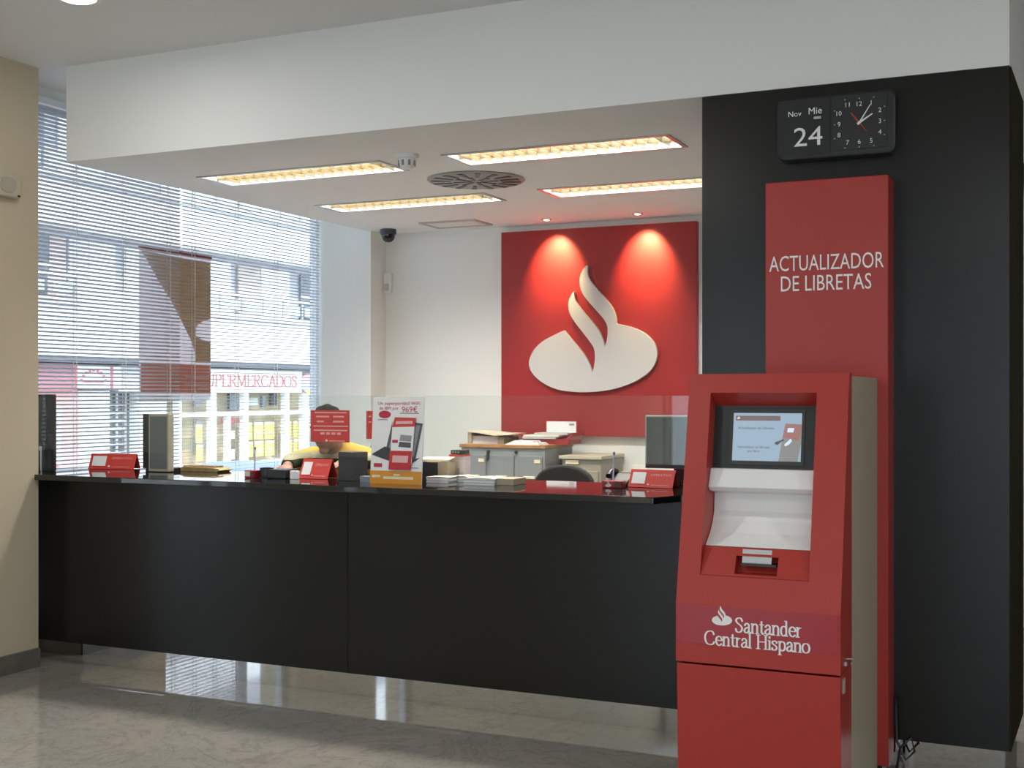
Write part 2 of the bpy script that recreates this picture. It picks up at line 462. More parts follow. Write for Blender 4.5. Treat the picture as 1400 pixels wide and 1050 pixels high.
# left wall with street windows (outside the frame, they light the hall)
wl = MB()
wl.box(XW, XL, 4.5, 5.25, 0, ZC)
wl.box(XW, XL, 1.85, 3.0, 0, ZC)
wl.box(XW, XL, -6.1, 1.1, 0, ZC)
wl.box(XW, XL, 1.1, 4.5, 2.7, ZC)
struct(wl.build('wall_left', M['wall_l'], origin=(XL, 0, 0)), 'beige wall in front of the counter')
struct(B(XL, XL+.015, 4.5, 5.25, 0, .106).build('baseboard_left', M['skirting']), 'dark stone skirting of the left wall')
struct(B(XL, XL+.015, 1.85, 3.0, 0, .106).build('baseboard_left', M['skirting']), 'dark stone skirting between the street windows')
wf = MB()
wf.box(-5.55, -.6, -6.3, -6.1, 2.9, ZC); wf.box(-.6, 4.3, -6.3, -6.1, 3.25, ZC); wf.box(4.0, 4.3, -6.3, -6.1, 0, 3.25); wf.box(-2.8, -.6, -6.3, -6.1, 0, 2.9); wf.box(-5.75, -5.3, -6.3, -6.1, 0, ZC)
struct(wf.build('wall_front', M['wall']))
def glazed(name, x, y0, y1, z0, z1, mulls, fw=.05, alongX=False):
    g = group_node(name, ((x, (y0+y1)/2, z0) if not alongX else ((y0+y1)/2, x, z0)))
    struct(g)
    def bx(a0, a1, d0, d1, c0, c1):
        return B(d0, d1, a0, a1, c0, c1) if not alongX else B(a0, a1, d0, d1, c0, c1)
    bx(y0, y1, x-.03, x+.03, z0, z0+fw).build('window_frame', M['frame'], g)
    bx(y0, y1, x-.03, x+.03, z1-fw, z1).build('window_frame', M['frame'], g)
    ed = [y0] + list(mulls) + [y1]
    for k, e in enumerate(ed):
        a0 = e if k == 0 else (e-fw if k == len(ed)-1 else e-fw/2)
        bx(a0, a0+fw, x-.03, x+.03, z0+fw, z1-fw).build('window_frame', M['frame'], g)
    for a, b in zip(ed, ed[1:]):
        bx(a+fw*.5, b-fw*.5, x-.004, x+.004, z0+fw*.9, z1-fw*.9).build('pane', M['glass'], g)
    return g
glazed('window_2', -5.5, 3.0, 4.5, .03, 2.7, [3.5])
glazed('window_3', -5.5, 1.1, 1.85, .03, 2.7, [])
glazed('window_4', -6.2, -5.3, -2.8, .03, 2.9, [-4.05], alongX=True)
glazed('window_fill', -6.2, -.6, 4.0, .03, 3.25, [.9, 2.4], alongX=True)  # unseen window, placed and enlarged to brighten the bulkhead

# window beside the counter: sill wall, header, frame, glass
struct(B(XW-.2, XW+.02, 5.25, 8.80, 0, .35).build('wall_window_sill', M['wall']), 'low wall under the big window')
struct(B(XW-.2, XW+.05, 5.25, 8.80, 3.33, ZC).build('trim_1', M['ceil']), 'white header above the big window')
glazed('window_1', XW-.05, 5.25, 8.68, .35, 3.33, [])['label'] = 'tall street window beside the counter'

# lowered ceiling (bulkhead) over the counter, with openings for the four louvre lights
XB0, XB1 = -5.18, -.228
LUM = [(-4.80, -3.56, 6.00, 6.30), (-4.78, -3.51, 7.24, 7.55), (-3.13, -1.875, 6.00, 6.30), (-3.10, -1.85, 7.26, 7.57)]
bk = MB()
bk.box(XB0, XB1, YP, YP+.10, ZB, ZC)
bk.box(XB0, XB0+.10, YP+.10, YB, ZB, ZC)
bk.add([(XB1-.1, YP+.1, ZB), (XB1, YP+.1, ZB), (XB1+.12, YB, ZB), (XB1+.02, YB, ZB), (XB1-.1, YP+.1, ZC), (XB1, YP+.1, ZC), (XB1+.12, YB, ZC), (XB1+.02, YB, ZC)],
       [(0,3,2,1),(4,5,6,7),(0,1,5,4),(1,2,6,5),(2,3,7,6),(3,0,4,7)])
xs = sorted({XB0+.10, XB1-.1} | {a for l in LUM for a in l[:2]}); ys = sorted({YP+.10, YB} | {a for l in LUM for a in l[2:]})
for a, b in zip(xs, xs[1:]):
    for c, d in zip(ys, ys[1:]):
        mx_, my_ = (a+b)/2, (c+d)/2
        if any(l[0] < mx_ < l[1] and l[2] < my_ < l[3] for l in LUM): continue
        bk.box(a, b, c, d, ZB, ZB+.02)
struct(bk.build('ceiling_bulkhead', M['bulk']), 'lowered white ceiling box over the counter')

# black clad pillar at the right
YQ = 5.95
pl = group_node('wall_pillar', (-.86, 5.6, 0)); struct(pl, 'black clad pillar behind the kiosk')
MB().pz([(-1.487, YP), (-.228, YP), (-.205, YQ), (-1.487, YQ)], .12, ZB-.003).build('cladding', M['black'], pl)
MB().pz([(-.2275, YP+.004), (-.222, YP+.004), (-.199, YQ), (-.2045, YQ)], .12, ZB-.004).build('side_cladding', mat('matt_olive', (.030, .026, .014), .9, spec=.05), pl)
MB().pz([(-1.467, YP+.025), (-.245, YP+.025), (-.225, YQ-.02), (-1.467, YQ-.02)], 0, .12).build('kick_plate', M['steel'], pl)

# ================================================================== RECESSED LOUVRE LIGHTS
LL = ['recessed louvre light near the bulkhead edge, closest to the window', 'recessed louvre light further back, left of the round air diffuser',
      'recessed louvre light with bright cells, nearest to the black pillar edge', 'recessed louvre light further back, cut off by the black pillar']
for (x0, x1, y0, y1), lb in zip(LUM, LL):
    t = thing('louvre_light', lb, 'ceiling light', ((x0+x1)/2, (y0+y1)/2, ZB), 'recessed louvre lights in the lowered ceiling')
    fr = MB(); w = .022
    fr.box(x0-w, x1+w, y0-w, y0+.004, ZB-.006, ZB+.0); fr.box(x0-w, x1+w, y1-.004, y1+w, ZB-.006, ZB+.0)
    fr.box(x0-w, x0+.004, y0+.004, y1-.004, ZB-.006, ZB); fr.box(x1-.004, x1+w, y0+.004, y1-.004, ZB-.006, ZB)
    fr.build('frame', M['satin'], t)
    hs = MB()
    hs.box(x0, x1, y0, y1, ZB+.11, ZB+.12); hs.box(x0, x1, y0, y0+.003, ZB+.021, ZB+.11); hs.box(x0, x1, y1-.003, y1, ZB+.021, ZB+.11)
    hs.box(x0, x0+.003, y0, y1, ZB+.021, ZB+.11); hs.box(x1-.003, x1, y0, y1, ZB+.021, ZB+.11)
    hs.build('housing', mat('lamp_housing', (.07, .055, .03), .5), t)
    n = 18; st = (x1-x0)/n
    proto = MB().px([(y0+.004, ZB-.002), (y1-.004, ZB-.002), (y1-.004, ZB+.05), (y0+.004, ZB+.05)], x0+st-.0015, x0+st+.0015).build('louvre', M['louvre'], t)
    for k in range(2, n): dup(proto, t, ((k-1)*st, 0, 0))
    B(x0+.003, x1-.003, (y0+y1)/2-.003, (y0+y1)/2+.003, ZB-.001, ZB+.05).build('long_louvre', M['louvre'], t)
    for yy in ((y0*.72+y1*.28), (y0*.28+y1*.72)):
        MB().tube([(x0+.02, yy, ZB+.085), (x1-.02, yy, ZB+.085)], .009, 8).build('lamp_tube', M['bulb'], t)
    al = bpy.data.lights.new('tube_light', 'AREA'); al.shape = 'RECTANGLE'; al.size = x1-x0-.06; al.size_y = y1-y0-.06
    al.energy = 40; al.color = (1., .96, .90)
    ao = bpy.data.objects.new('tube_light', al); COL.objects.link(ao); ao.parent = t; ao.location = (0, 0, .065)

# ================================================================== CEILING FITTINGS
c = Vector((-3.32, 6.76, ZB))
t = thing('air_diffuser', 'round grey air diffuser with radial black slots between the lights', 'air vent', c)
MB().lathe([(.29, 0), (.30, -.004), (.29, -.012), (.02, -.014)], c, (0,0,1), 48).build('disc', M['grey'] if False else mat('diffuser_grey', (.36, .35, .33), .5), t, smooth=True)
def slot(r0, r1, ang, w0, w1, nm):
    m = MB(); ca, sa = math.cos(ang), math.sin(ang)
    P = [(r0, -w0), (r1, -w1), (r1, w1), (r0, w0)]
    m.pz([(c.x + p*ca - q*sa, c.y + p*sa + q*ca) for p, q in P], ZB-.0165, ZB-.0135)
    m.build(nm, M['blackp'], t)
for k in range(8): slot(.03, .14, k*math.pi/4 + .2, .008, .015, 'slot')
for k in range(16): slot(.155, .275, k*math.pi/8 + .1, .010, .017, 'slot')

c = Vector((-3.32, 5.90, ZB))
t = thing('smoke_detector', 'small white smoke detector on the ceiling beside a louvre light', 'smoke detector', c)
MB().lathe([(.065, 0), (.065, -.022), (.058, -.026)], c, n=24).build('base', M['white'], t, smooth=True)
MB().lathe([(.048, -.026), (.046, -.05), (.034, -.075), (.03, -.078)], c, n=24).build('sensing_head', M['white'], t, smooth=True)
for k in range(8):
    a = k*math.pi/4; B(-.004, .004, -.0015, .0015, -.06, -.032).rotz(0, (0,0,0))
    m = MB().box(c.x+.044, c.x+.049, c.y-.006, c.y+.006, ZB-.064, ZB-.034); m.rotz(a, c); m.build('vent_slot', M['grey'], t)

t = thing('access_panel', 'flush white access panel in the ceiling near the rear wall', 'access panel', (-4.33, 8.43, ZB))
B(-4.53, -4.11, 8.31, 8.57, ZB-.006, ZB).build('panel', M['ceil'], t)
fr = MB(); fr.box(-4.56, -4.08, 8.28, 8.31, ZB-.011, ZB); fr.box(-4.56, -4.08, 8.57, 8.60, ZB-.011, ZB); fr.box(-4.56, -4.53, 8.31, 8.57, ZB-.011, ZB); fr.box(-4.11, -4.08, 8.31, 8.57, ZB-.011, ZB)
fr.build('panel_frame', mat('panel_edge', (.5, .49, .45), .6), t)

c = Vector((-4.97, 8.53, ZB))
t = thing('dome_camera', 'black dome security camera hanging in the rear corner', 'security camera', c)
MB().lathe([(.064, 0), (.066, -.03), (.060, -.042)], c).build('housing', M['dgrey'], t, smooth=True)
MB().lathe([(.054, -.042), (.053, -.06), (.045, -.082), (.028, -.098), (.004, -.104)], c).build('dome', mat('smoked_dome', (.01, .01, .012), .08), t, smooth=True)

t = thing('motion_sensor', 'white upright motion sensor in the corner below the dome camera', 'motion sensor', (-5.12, 8.79, 2.376))
B(-5.148, -5.085, 8.755, YB, 2.376, 2.54).build('housing', M['white'], t, bevel=.008)
B(-5.138, -5.095, 8.750, 8.756, 2.39, 2.45).build('lens', mat('sensor_lens', (.55, .52, .5), .3), t)

# two small spots above the red panel
for k, (sx, lb) in enumerate([(-3.60, 'small recessed spot above the left half of the red panel'), (-2.88, 'small recessed spot above the right half of the red panel')]):
    c = Vector((sx, 8.53, ZB))
    t = thing('ceiling_spot', lb, 'spotlight', c, 'spots over the red wall panel')
    MB().lathe([(.040, 0), (.040, -.006), (.030, -.006), (.028, -.001)], c).build('ring', M['satin'], t, smooth=True)
    MB().lathe([(.022, -.001), (.020, -.006), (.008, -.009)], c, n=16).build('bulb', M['spotbulb'], t, smooth=True)
    sl = bpy.data.lights.new('spot_beam', 'SPOT'); sl.energy = 60; sl.color = (1., .74, .36); sl.spot_size = R(72); sl.spot_blend = 1.0; sl.shadow_soft_size = .02
    so = bpy.data.objects.new('spot_beam', sl); COL.objects.link(so); so.parent = t; so.location = (0, 0, -.02)
    so.rotation_euler = Vector((0, .75, -1)).to_track_quat('-Z', 'Y').to_euler()

# downlight in the hall ceiling, top left (the rest are unseen, added to light the hall)
for k, (x, y) in enumerate([(-4.21, 4.37), (-2.9, 3.0), (1.6, 3.0), (-2.9, .4), (-.6, -1.8), (1.6, .4)]):
    c = Vector((x, y, ZC))
    t = thing('downlight', 'round white downlight in the hall ceiling near the left wall' if k == 0 else ['', 'added hall downlight before the counter, outside the picture', 'added hall downlight on the right side of the hall, outside the picture', 'added hall downlight by the street windows, outside the picture', 'added hall downlight behind the camera in the middle, outside the picture', 'added hall downlight behind the camera on the right, outside the picture'][k], 'downlight', c, 'hall downlights')
    MB().lathe([(.105, 0), (.108, -.012), (.085, -.014), (.080, -.004)], c, n=32).build('trim_ring', M['white'], t, smooth=True)
    MB().lathe([(.078, -.003), (.07, -.02), (.03, -.032)], c, n=24).build('diffuser', mat('downlight_glow', (1, 1, 1), .5, emit=(1., .93, .8), es=3.0), t, smooth=True)
    dl = bpy.data.lights.new('downlight_beam', 'AREA'); dl.shape = 'DISK'; dl.size = .16; dl.energy = 4 if k == 0 else 13; dl.color = (1., .97, .93)
    do = bpy.data.objects.new('downlight_beam', dl); COL.objects.link(do); do.parent = t; do.location = (0, 0, -.04)

# ================================================================== VENETIAN BLINDS
def blind(y0, y1, label, xo, tilt, zt=3.33, zb=.60, grp='venetian blinds of the big window'):
    xc = xo
    t = thing('venetian_blind', label, 'blind', (xc, (y0+y1)/2, zb), grp)
    B(xc-.02, xc+.02, y0, y1, zt-.04, zt).build('headrail', M['frame'], t)
    w = .025; ca, sa = math.cos(tilt), math.sin(tilt)
    z = zt-.06; m = MB()
    # slightly arched slat: three longitudinal edges, thin
    prof = [(-w/2, 0), (0, .0016), (w/2, 0), (w/2, .0006), (0, .0022), (-w/2, .0006)]
    m.ext([(a*ca - b*sa, a*sa + b*ca) for a, b in prof], (xc, y0, z), (1,0,0), (0,0,1), -(y1-y0), 0)
    p = m.build('slat', M['alu'], t)
    k = 1
    while z - k*.0245 > zb+.06: dup(p, t, (0, 0, -k*.0245)); k += 1
    B(xc-.012, xc+.012, y0, y1, zb, zb+.025).build('bottom_rail', M['frame'], t)
    n = 4
    for i in range(n):
        yy = y0 + .12 + (y1-y0-.24)*i/(n-1)
        for dx in (-.0135, .0135): MB().box(xc+dx-.0008, xc+dx+.0008, yy-.0025, yy+.0025, zb+.01, zt-.03).build('ladder_cord', M['white'], t)
    return t
blind(5.27, 6.815, 'venetian blind on the left half of the window, by the beige wall', -5.632, R(24))
blind(6.835, 8.555, 'venetian blind on the right half of the window, by the pilaster', -5.632, R(9))

blind(3.56, 4.45, 'venetian blind of the street window in front of the counter, outside the picture', -5.43, R(3), 2.66, .10, None)

# ================================================================== COUNTER
YF = 5.36
t = thing('service_counter', 'long black laminate bank counter with mirrored kick plate', 'counter', (-3.6, 5.5, 0))
XS = -3.36
B(-5.60, XS-.0015, YF, YF+.03, .125, 1.06).build('front_panel', M['black'], t)
B(XS+.0015, -1.489, YF, YF+.03, .125, 1.06).build('front_panel', M['black'], t)
for a, b in ((-5.60, -4.1), (-4.098, -2.56), (-2.558, -1.489)):
    B(a, b, YF+.055, YF+.065, 0, .125).build('kick_plate', M['steel'], t)
bd = MB(); bd.box(-5.60, -1.489, YF+.03, YF+.05, .125, 1.06)
for x in (-5.60, -4.6, -3.4, -2.4, -1.52): bd.box(x, x+.03, YF+.066, 5.93, 0, 1.06)
bd.build('carcass', M['dgrey'], t)
ZT = 1.092
wt = MB().pz([(-5.342, 5.21), (-3.47, 5.21), (-3.40, 5.26), (-3.40, 5.95), (-5.598, 5.95), (-5.598, 5.262), (-5.342, 5.262)], 1.061, ZT).build('worktop', M['granite'], bevel=.004)
tag(wt, 'polished black granite worktop at the window end of the counter', 'worktop')
wt = MB().pz([(-3.397, 5.235), (-3.46, 5.17), (-1.674, 5.17), (-1.60, 5.34), (-1.49, 5.35), (-1.49, 5.95), (-3.397, 5.95)], 1.0625, ZT+.0015).build('worktop', M['granite'], bevel=.004)
tag(wt, 'polished black granite worktop at the kiosk end of the counter', 'worktop')

# glass screen standing on the counter
YG = 5.45
t = thing('glass_screen', 'clear glass screen standing along the counter on small steel posts', 'glass screen', (-3.5, YG, ZT))
for a, b in ((-5.595, -3.6), (-3.597, -1.50)):
    B(a, b, YG-.003, YG+.003, 1.222, 1.54).build('pane', M['screen_glass'], t)
for x in (-5.53, -3.02, -1.54):
    m = MB().tube([(x, YG, ZT+.0015), (x, YG, 1.225)], .005, 10); m.box(x-.012, x+.012, YG-.008, YG+.008, 1.215, 1.24)
    m.build('support_post', M['satin'], t)

# ================================================================== RED WALL PANEL AND EMBLEM
o = B(-4.076, -2.50, 8.745, YB, 1.225, 2.812).build('wall_panel', M['red'], bevel=.003)
tag(o, 'large square red panel on the rear wall behind the counter', 'wall panel')
pts = [atY(670+x/3.28, 290+y/3.28, 8.715) for x, y in _FL]
m = MB().ext([(p.x, p.z) for p in pts], (0, 8.745, 0), (1,0,0), (0,0,1), .004, .034)
o = m.build('flame_emblem', M['logo'], bevel=.003)
tag(o, 'white flame-and-oval emblem mounted on the red wall panel', 'emblem')

RX, UZ = (1, 0, 0), (0, 0, 1)
def rr(w, h, r, n=4, cx=0., cy=0.):
    """rounded rectangle outline"""
    out = []
    for sx, sy, a0 in ((1,1,0),(-1,1,90),(-1,-1,180),(1,-1,270)):
        for k in range(n+1):
            a = R(a0 + 90*k/n); out.append((cx + sx*(w/2-r) + r*math.cos(a), cy + sy*(h/2-r) + r*math.sin(a)))
    return out

# ================================================================== RED BACK BOARD OF THE KIOSK
YBD = 5.12
t = thing('kiosk_backboard', 'tall red board with white capital lettering behind the kiosk', 'sign board', (-.92, 5.2, 0))
B(-1.168, -.672, YBD, YP-.002, .05, 2.43).build('board', M['redk'], t, bevel=.004)
B(-1.14, -.70, YBD+.03, YP-.004, 0, .05).build('foot', M['blackp'], t)
lettering('ACTUALIZADOR', (-.92, YBD, 2.089), RX, (-.0, 0, 1), .462, M['whiteprint'], t, height=.064, off=.0015)
lettering('DE LIBRETAS', (-.92, YBD, 2.005), RX, UZ, .365, M['whiteprint'], t, height=.064, off=.0015)

# ================================================================== KIOSK (passbook updater)
KX0, KX1 = -1.288, -.712
IX0, IX1 = -1.206, -.822
def KY(z, off=0.): return (4.42 - .18*(1.62-z)/.82 if z > .80 else 4.24) + off
t = thing('self_service_kiosk', 'red self-service kiosk with screen, white tray and beige body', 'kiosk', (-1.0, 4.7, 0))
B(KX0+.004, KX1-.002, 4.475, YBD-.004, .03, 1.612).build('body', M['beige'], t, bevel=.004)
B(KX0+.03, KX1-.03, 4.42, YBD-.02, 0, .03).build('plinth', M['blackp'], t)
yb = 4.474
sh = MB()
full = [(KY(1.622), 1.622), (KY(.80), .80), (4.24, .597), (yb, .597), (yb, 1.622)]
sh.px(full, KX0, IX0); sh.px(full, IX1, KX1)
sh.px([(KY(1.622), 1.622), (KY(1.553), 1.553), (KY(1.505, .075), 1.505), (KY(1.622, .06), 1.622)], IX0, IX1)
sh.px([(KY(.905), .905), (KY(.80), .80), (4.24, .597), (yb, .597), (yb, .905)], IX0, IX1)
fs = sh.build('front_shell', M['redk'], t)
door = MB().px([(4.243, .589), (4.262, .02), (yb, .02), (yb, .589)], KX0+.002, KX1-.001).build('lower_door', M['redk'], t, bevel=.003)
B(KX1-.004, KX1+.006, 4.335, 4.36, .61, .625).build('lock', M['satin'], fs)
MB().tube([(KX1-.002, 4.35, .632), (KX1+.022, 4.352, .634), (KX1+.03, 4.36, .633)], .003, 8).build('key', M['satin'], fs)
B(KX1-.003, KX1+.004, 4.285, 4.315, .525, .575).build('hinge_plate', M['beige'], door)
# cheeks of the recess lie on the stiles; inside: bezel with screen, white tray, red ledge with slot
bez = MB().px([(KY(1.506, .075), 1.506), (KY(1.277, .085), 1.277), (yb, 1.277), (yb, 1.506)], IX0, IX1)
bz = bez.build('screen_bezel', M['blackp'], t)
sdir = Vector((0, KY(1.277, .085)-KY(1.506, .075), 1.277-1.506)).normalized() * -1
def SP(u, v, off=.001):   # point on the bezel: u across (m from the recess middle), v up along it
    mid = Vector(((IX0+IX1)/2, (KY(1.506, .075)+KY(1.277, .085))/2, 1.3915))
    return mid + Vector((1,0,0))*u + sdir*v + Vector((1,0,0)).cross(sdir)*off
def onscr(poly, nm, mt, par, t0=0., t1=.001):
    return MB().ext(poly, SP(0, 0, 0), (1,0,0), sdir, t0, t1).build(nm, mt, par)
def rect(x0, x1, y0, y1): return [(x0, y0), (x1, y0), (x1, y1), (x0, y1)]
fw_, fh_ = .272, .205
fr = MB()
for q in (rect(-.136+.005, .136+.005, .088, .1), rect(-.131, .141, -.103, -.088), rect(-.131, -.12, -.088, .088), rect(.13, .141, -.088, .088)): fr.ext(q, SP(0,0,0), (1,0,0), sdir, 0, .004)
fr.build('screen_rim', mat('bezel_rim', (.03, .032, .028), .4), bz)
scr = onscr(rect(-.12, .13, -.088, .088), 'display', mat('lcd_blue', (.10, .13, .16), .25, emit=(.36, .48, .60), es=.42), t, .0, .002)
onscr(rect(-.112, .052, .060, .078), 'display_band', mat('lcd_band', (.08, .06, .06), .3, emit=(.16, .12, .12), es=.5), scr, .002, .0024)
onscr([(-.106,.066),(-.098,.066),(-.096,.069),(-.098,.072),(-.101,.075),(-.104,.071),(-.108,.069)], 'display_mark', mat('lcd_mark', (.4, .4, .4), .3, emit=(.6, .6, .6), es=.5), scr, .0024, .0028)
onscr([(.050,-.088),(.118,-.088),(.130,-.02),(.130,.048),(.07,.050),(.062,.0)], 'display_picture', mat('lcd_grey', (.10, .10, .10), .3, emit=(.22, .22, .21), es=.5), scr, .002, .0024)
onscr([(.062,.0),(.122,-.012),(.130,.046),(.072,.049)], 'display_picture', mat('lcd_red', (.14, .05, .045), .3, emit=(.30, .16, .15), es=.5), scr, .0024, .0028)
onscr([(.078,.018),(.100,.018),(.103,.034),(.080,.034)], 'display_picture', mat('lcd_pale', (.2, .25, .3), .3, emit=(.5, .62, .72), es=.6), scr, .0028, .0032)
onscr([(.068,-.028),(.084,-.012),(.092,-.004),(.096,-.014),(.086,-.026),(.074,-.033)], 'display_picture', MATS['lcd_pale'], scr, .0028, .0032)
onscr([(.035,-.026),(.046,-.028),(.056,-.018),(.068,-.012),(.066,-.006),(.054,-.012),(.036,-.018)], 'display_picture', mat('lcd_dark', (.03, .03, .035), .3, emit=(.08, .08, .09), es=.5), scr, .0028, .0032)
for s_, u, v, w in (('Actualizador de Libretas', -.036, .033, .132), ('Introduzca su libreta', -.042, -.037, .115), ('por favor', -.040, -.053, .046)):
    lettering(s_, SP(u, v, .002), (1,0,0), sdir, w, MATS['lcd_dark'], scr, 'display_text', off=.0003, thick=.0002)
# white tray (profile across its depth)
tray = [(KY(1.277, .055), 1.277), (KY(1.21, .035), 1.212), (KY(1.195, .055), 1.197), (KY(1.19, .125), 1.186), (KY(1.12, .135), 1.12), (KY(1.085, .125), 1.085), (KY(1.05, .095), 1.045), (KY(1.005, .04), 1.003), (yb, 1.003), (yb, 1.277)]
MB().px(tray, IX0+.001, IX1-.001).build('passbook_tray', M['white'], t, bevel=.003)
# red ledge with a slot cut out
lg = [(KY(1.002, .035), 1.002), (KY(.906, .003), .906), (yb, .906), (yb, 1.002)]
sx0, sx1 = -1.085, -.935
lm = MB(); lm.px(lg, IX0+.001, sx0); lm.px(lg, sx1, IX1-.001)
def LY(z): return KY(.906, .003) + (z-.906)/.096*(KY(1.002, .035)-KY(.906, .003))
lm.px([(LY(1.002), 1.002), (LY(.975), .975), (yb, .975), (yb, 1.002)], sx0, sx1)
lm.px([(LY(.914), .914), (LY(.906), .906), (yb, .906), (yb, .914)], sx0, sx1)
lm.px([(LY(.975)+.05, .975), (LY(.914)+.05, .914), (yb, .914), (yb, .975)], sx0, sx1)
ledge = lm.build('slot_ledge', M['redk'], t)
B(sx0+.02, sx1-.005, LY(.95)-.004, LY(.95)+.045, .943, .951).build('slot_lip', M['blackp'], ledge)
pb = MB().ext(rect(-.052, .052, 0, .048), (-1.012, LY(.95)+.012, .951), RX, (0, .25, .97), -.002, .002).build('paper', mat('slot_paper', (.55, .55, .57), .5), ledge)
# sticker with emblem and name
B(KX0+.004, KX1-.006, 4.2385, 4.2405, .665, .800).build('name_sticker', M['reds'], t)
sk = bpy.data.objects['name_sticker']
MB().ext(emblem(.072), (-1.120, 4.2385, .752), RX, UZ, 0, .0008).build('emblem', M['whiteprint'], sk)
lettering('Santander', (-.958, 4.2385, .7415), RX, UZ, .232, M['whiteprint'], sk, font='serif', height=.055, off=.0, thick=.0008)
lettering('Central Hispano', (-.998, 4.2385, .682), RX, UZ, .372, M['whiteprint'], sk, font='serif', height=.066, off=.0, thick=.0008)
# power cable behind the kiosk
o = MB().tube([(-.66, 5.26, .30), (-.655, 5.255, .12), (-.62, 5.25, .05), (-.585, 5.25, .09), (-.60, 5.26, .14), (-.64, 5.25, .10), (-.65, 5.2, .02), (-.68, 5.11, .008)], .006, 8).build('power_cable', M['blackp'], smooth=True)
tag(o, 'thin black cable looped at the foot of the red board', 'cable')

# ================================================================== CALENDAR CLOCK
t = thing('calendar_clock', 'black wall clock with date display and square dial on the pillar', 'clock', (-.905, YP-.06, 2.54))
MB().ext(rr(.485, .262, .035, 5, -.8975, 2.664), (0, 0, 0), RX, UZ, -YP+.001, -5.215).build('housing', M['blackp'], t, bevel=.008)
YK = 5.2135
cal = B(-1.132, -.918, YK-.004, YK+.002, 2.55, 2.785).build('calendar_window', mat('calendar_face', (.02, .022, .026), .06, spec=.8), t)
dial = B(-.908, -.690, YK-.003, YK+.002, 2.56, 2.775).build('dial', mat('dial_black', (.018, .018, .017), .3), t)
wp = M['whiteprint']
lettering('Nov', (-1.063, YK-.004, 2.727), RX, UZ, .055, wp, cal, 'date_text', off=.0005)
lettering('Mie', (-.978, YK-.004, 2.733), RX, UZ, .055, wp, cal, 'date_text', off=.0005)
lettering('24', (-1.008, YK-.004, 2.628), RX, UZ, .118, wp, cal, 'date_text', off=.0005, height=.078)
B(-.985, -.955, YK-.0052, YK-.004, 2.698, 2.708).build('date_mark', mat('dim_print', (.5, .5, .5), .5), cal)
dc = Vector((-.799, YK-.003, 2.667))
for h in range(1, 13):
    a = R(90 - 30*h); k = .082/max(abs(math.cos(a)), abs(math.sin(a)))
    k = min(k, .098)
    lettering(str(h), dc + Vector((k*math.cos(a), 0, k*math.sin(a)*.95)), RX, UZ, None, wp, dial, 'numeral', off=.0005, height=.019)
for k in range(60):
    a = R(6*k); q = .1/max(abs(math.cos(a)), abs(math.sin(a)))
    if k % 5 == 0:
        p = dc + Vector((q*math.cos(a), 0, q*math.sin(a)))
        B(p.x-.0022, p.x+.0022, p.y-.001, p.y, p.z-.0022, p.z+.0022).build('minute_mark', MATS['dim_print'], dial)
def hand(ang, L, w, tail, mt, nm, off):
    a = R(90-ang); r = Vector((math.sin(a), 0, -math.cos(a))); u = Vector((math.cos(a), 0, math.sin(a)))
    MB().ext([(-w, -tail), (w, -tail), (w*.5, L), (-w*.5, L)], dc, r, u, off, off+.001, n=(0,-1,0)).build(nm, mt, dial)
hand(32, .084, .003, .01, wp, 'minute_hand', .002); hand(58, .062, .0045, .01, wp, 'hour_hand', .001)
hand(322, .055, .004, -.0, mat('second_red', (.45, .03, .02), .4), 'second_hand', .003); hand(142, .05, .0025, 0, MATS['second_red'], 'second_hand_tail', .003)
MB().lathe([(.006, 0), (.006, .004), (.003, .005)], dc, (0,-1,0), 12).build('hub', wp, dial)

# ================================================================== LEFT WALL DEVICE
t = thing('wall_detector', 'cream wall detector box high on the beige left wall', 'detector', (XL, 4.97, 2.62))
B(XL, XL+.05, 4.86, 5.075, 2.63, 2.755).build('housing', mat('aged_cream', (.55, .50, .38), .5), t, bevel=.008)
MB().ext(rr(.11, .085, .04, 5, 4.985, 2.693), (XL+.05, 0, 0), (0,1,0), (0,0,1), 0, .006).build('lens', mat('detector_lens', (.45, .41, .32), .3), t)
B(XL+.05, XL+.054, 5.05, 5.068, 2.635, 2.645).build('indicator', M['blackp'], t)

# ================================================================== THE STREET OUTSIDE
XF, ZS = -21.0, -1.0          # facade opposite, street level
asph = mat('asphalt', (.16, .16, .165), .9, var=.2, vscale=1.5)
pave = mat('pavement', (.40, .39, .37), .9, var=.12, vscale=2)
fwhite = mat('facade_white', (.80, .80, .80), .9)
fgrey = mat('facade_grey', (.42, .42, .46), .9)
dkwin = mat('dark_pane', (.10, .115, .14), .1)
o = B(-40, -5.95, -20, 60, ZS-.2, ZS-.12).build('street', asph, origin=(-14, 15, ZS)); struct(o, 'asphalt street outside the window')
o = B(XF-.3, -17.2, -20, 60, ZS-.12, ZS).build('pavement', pave, origin=(-19, 15, ZS)); struct(o, 'pavement before the shops opposite')

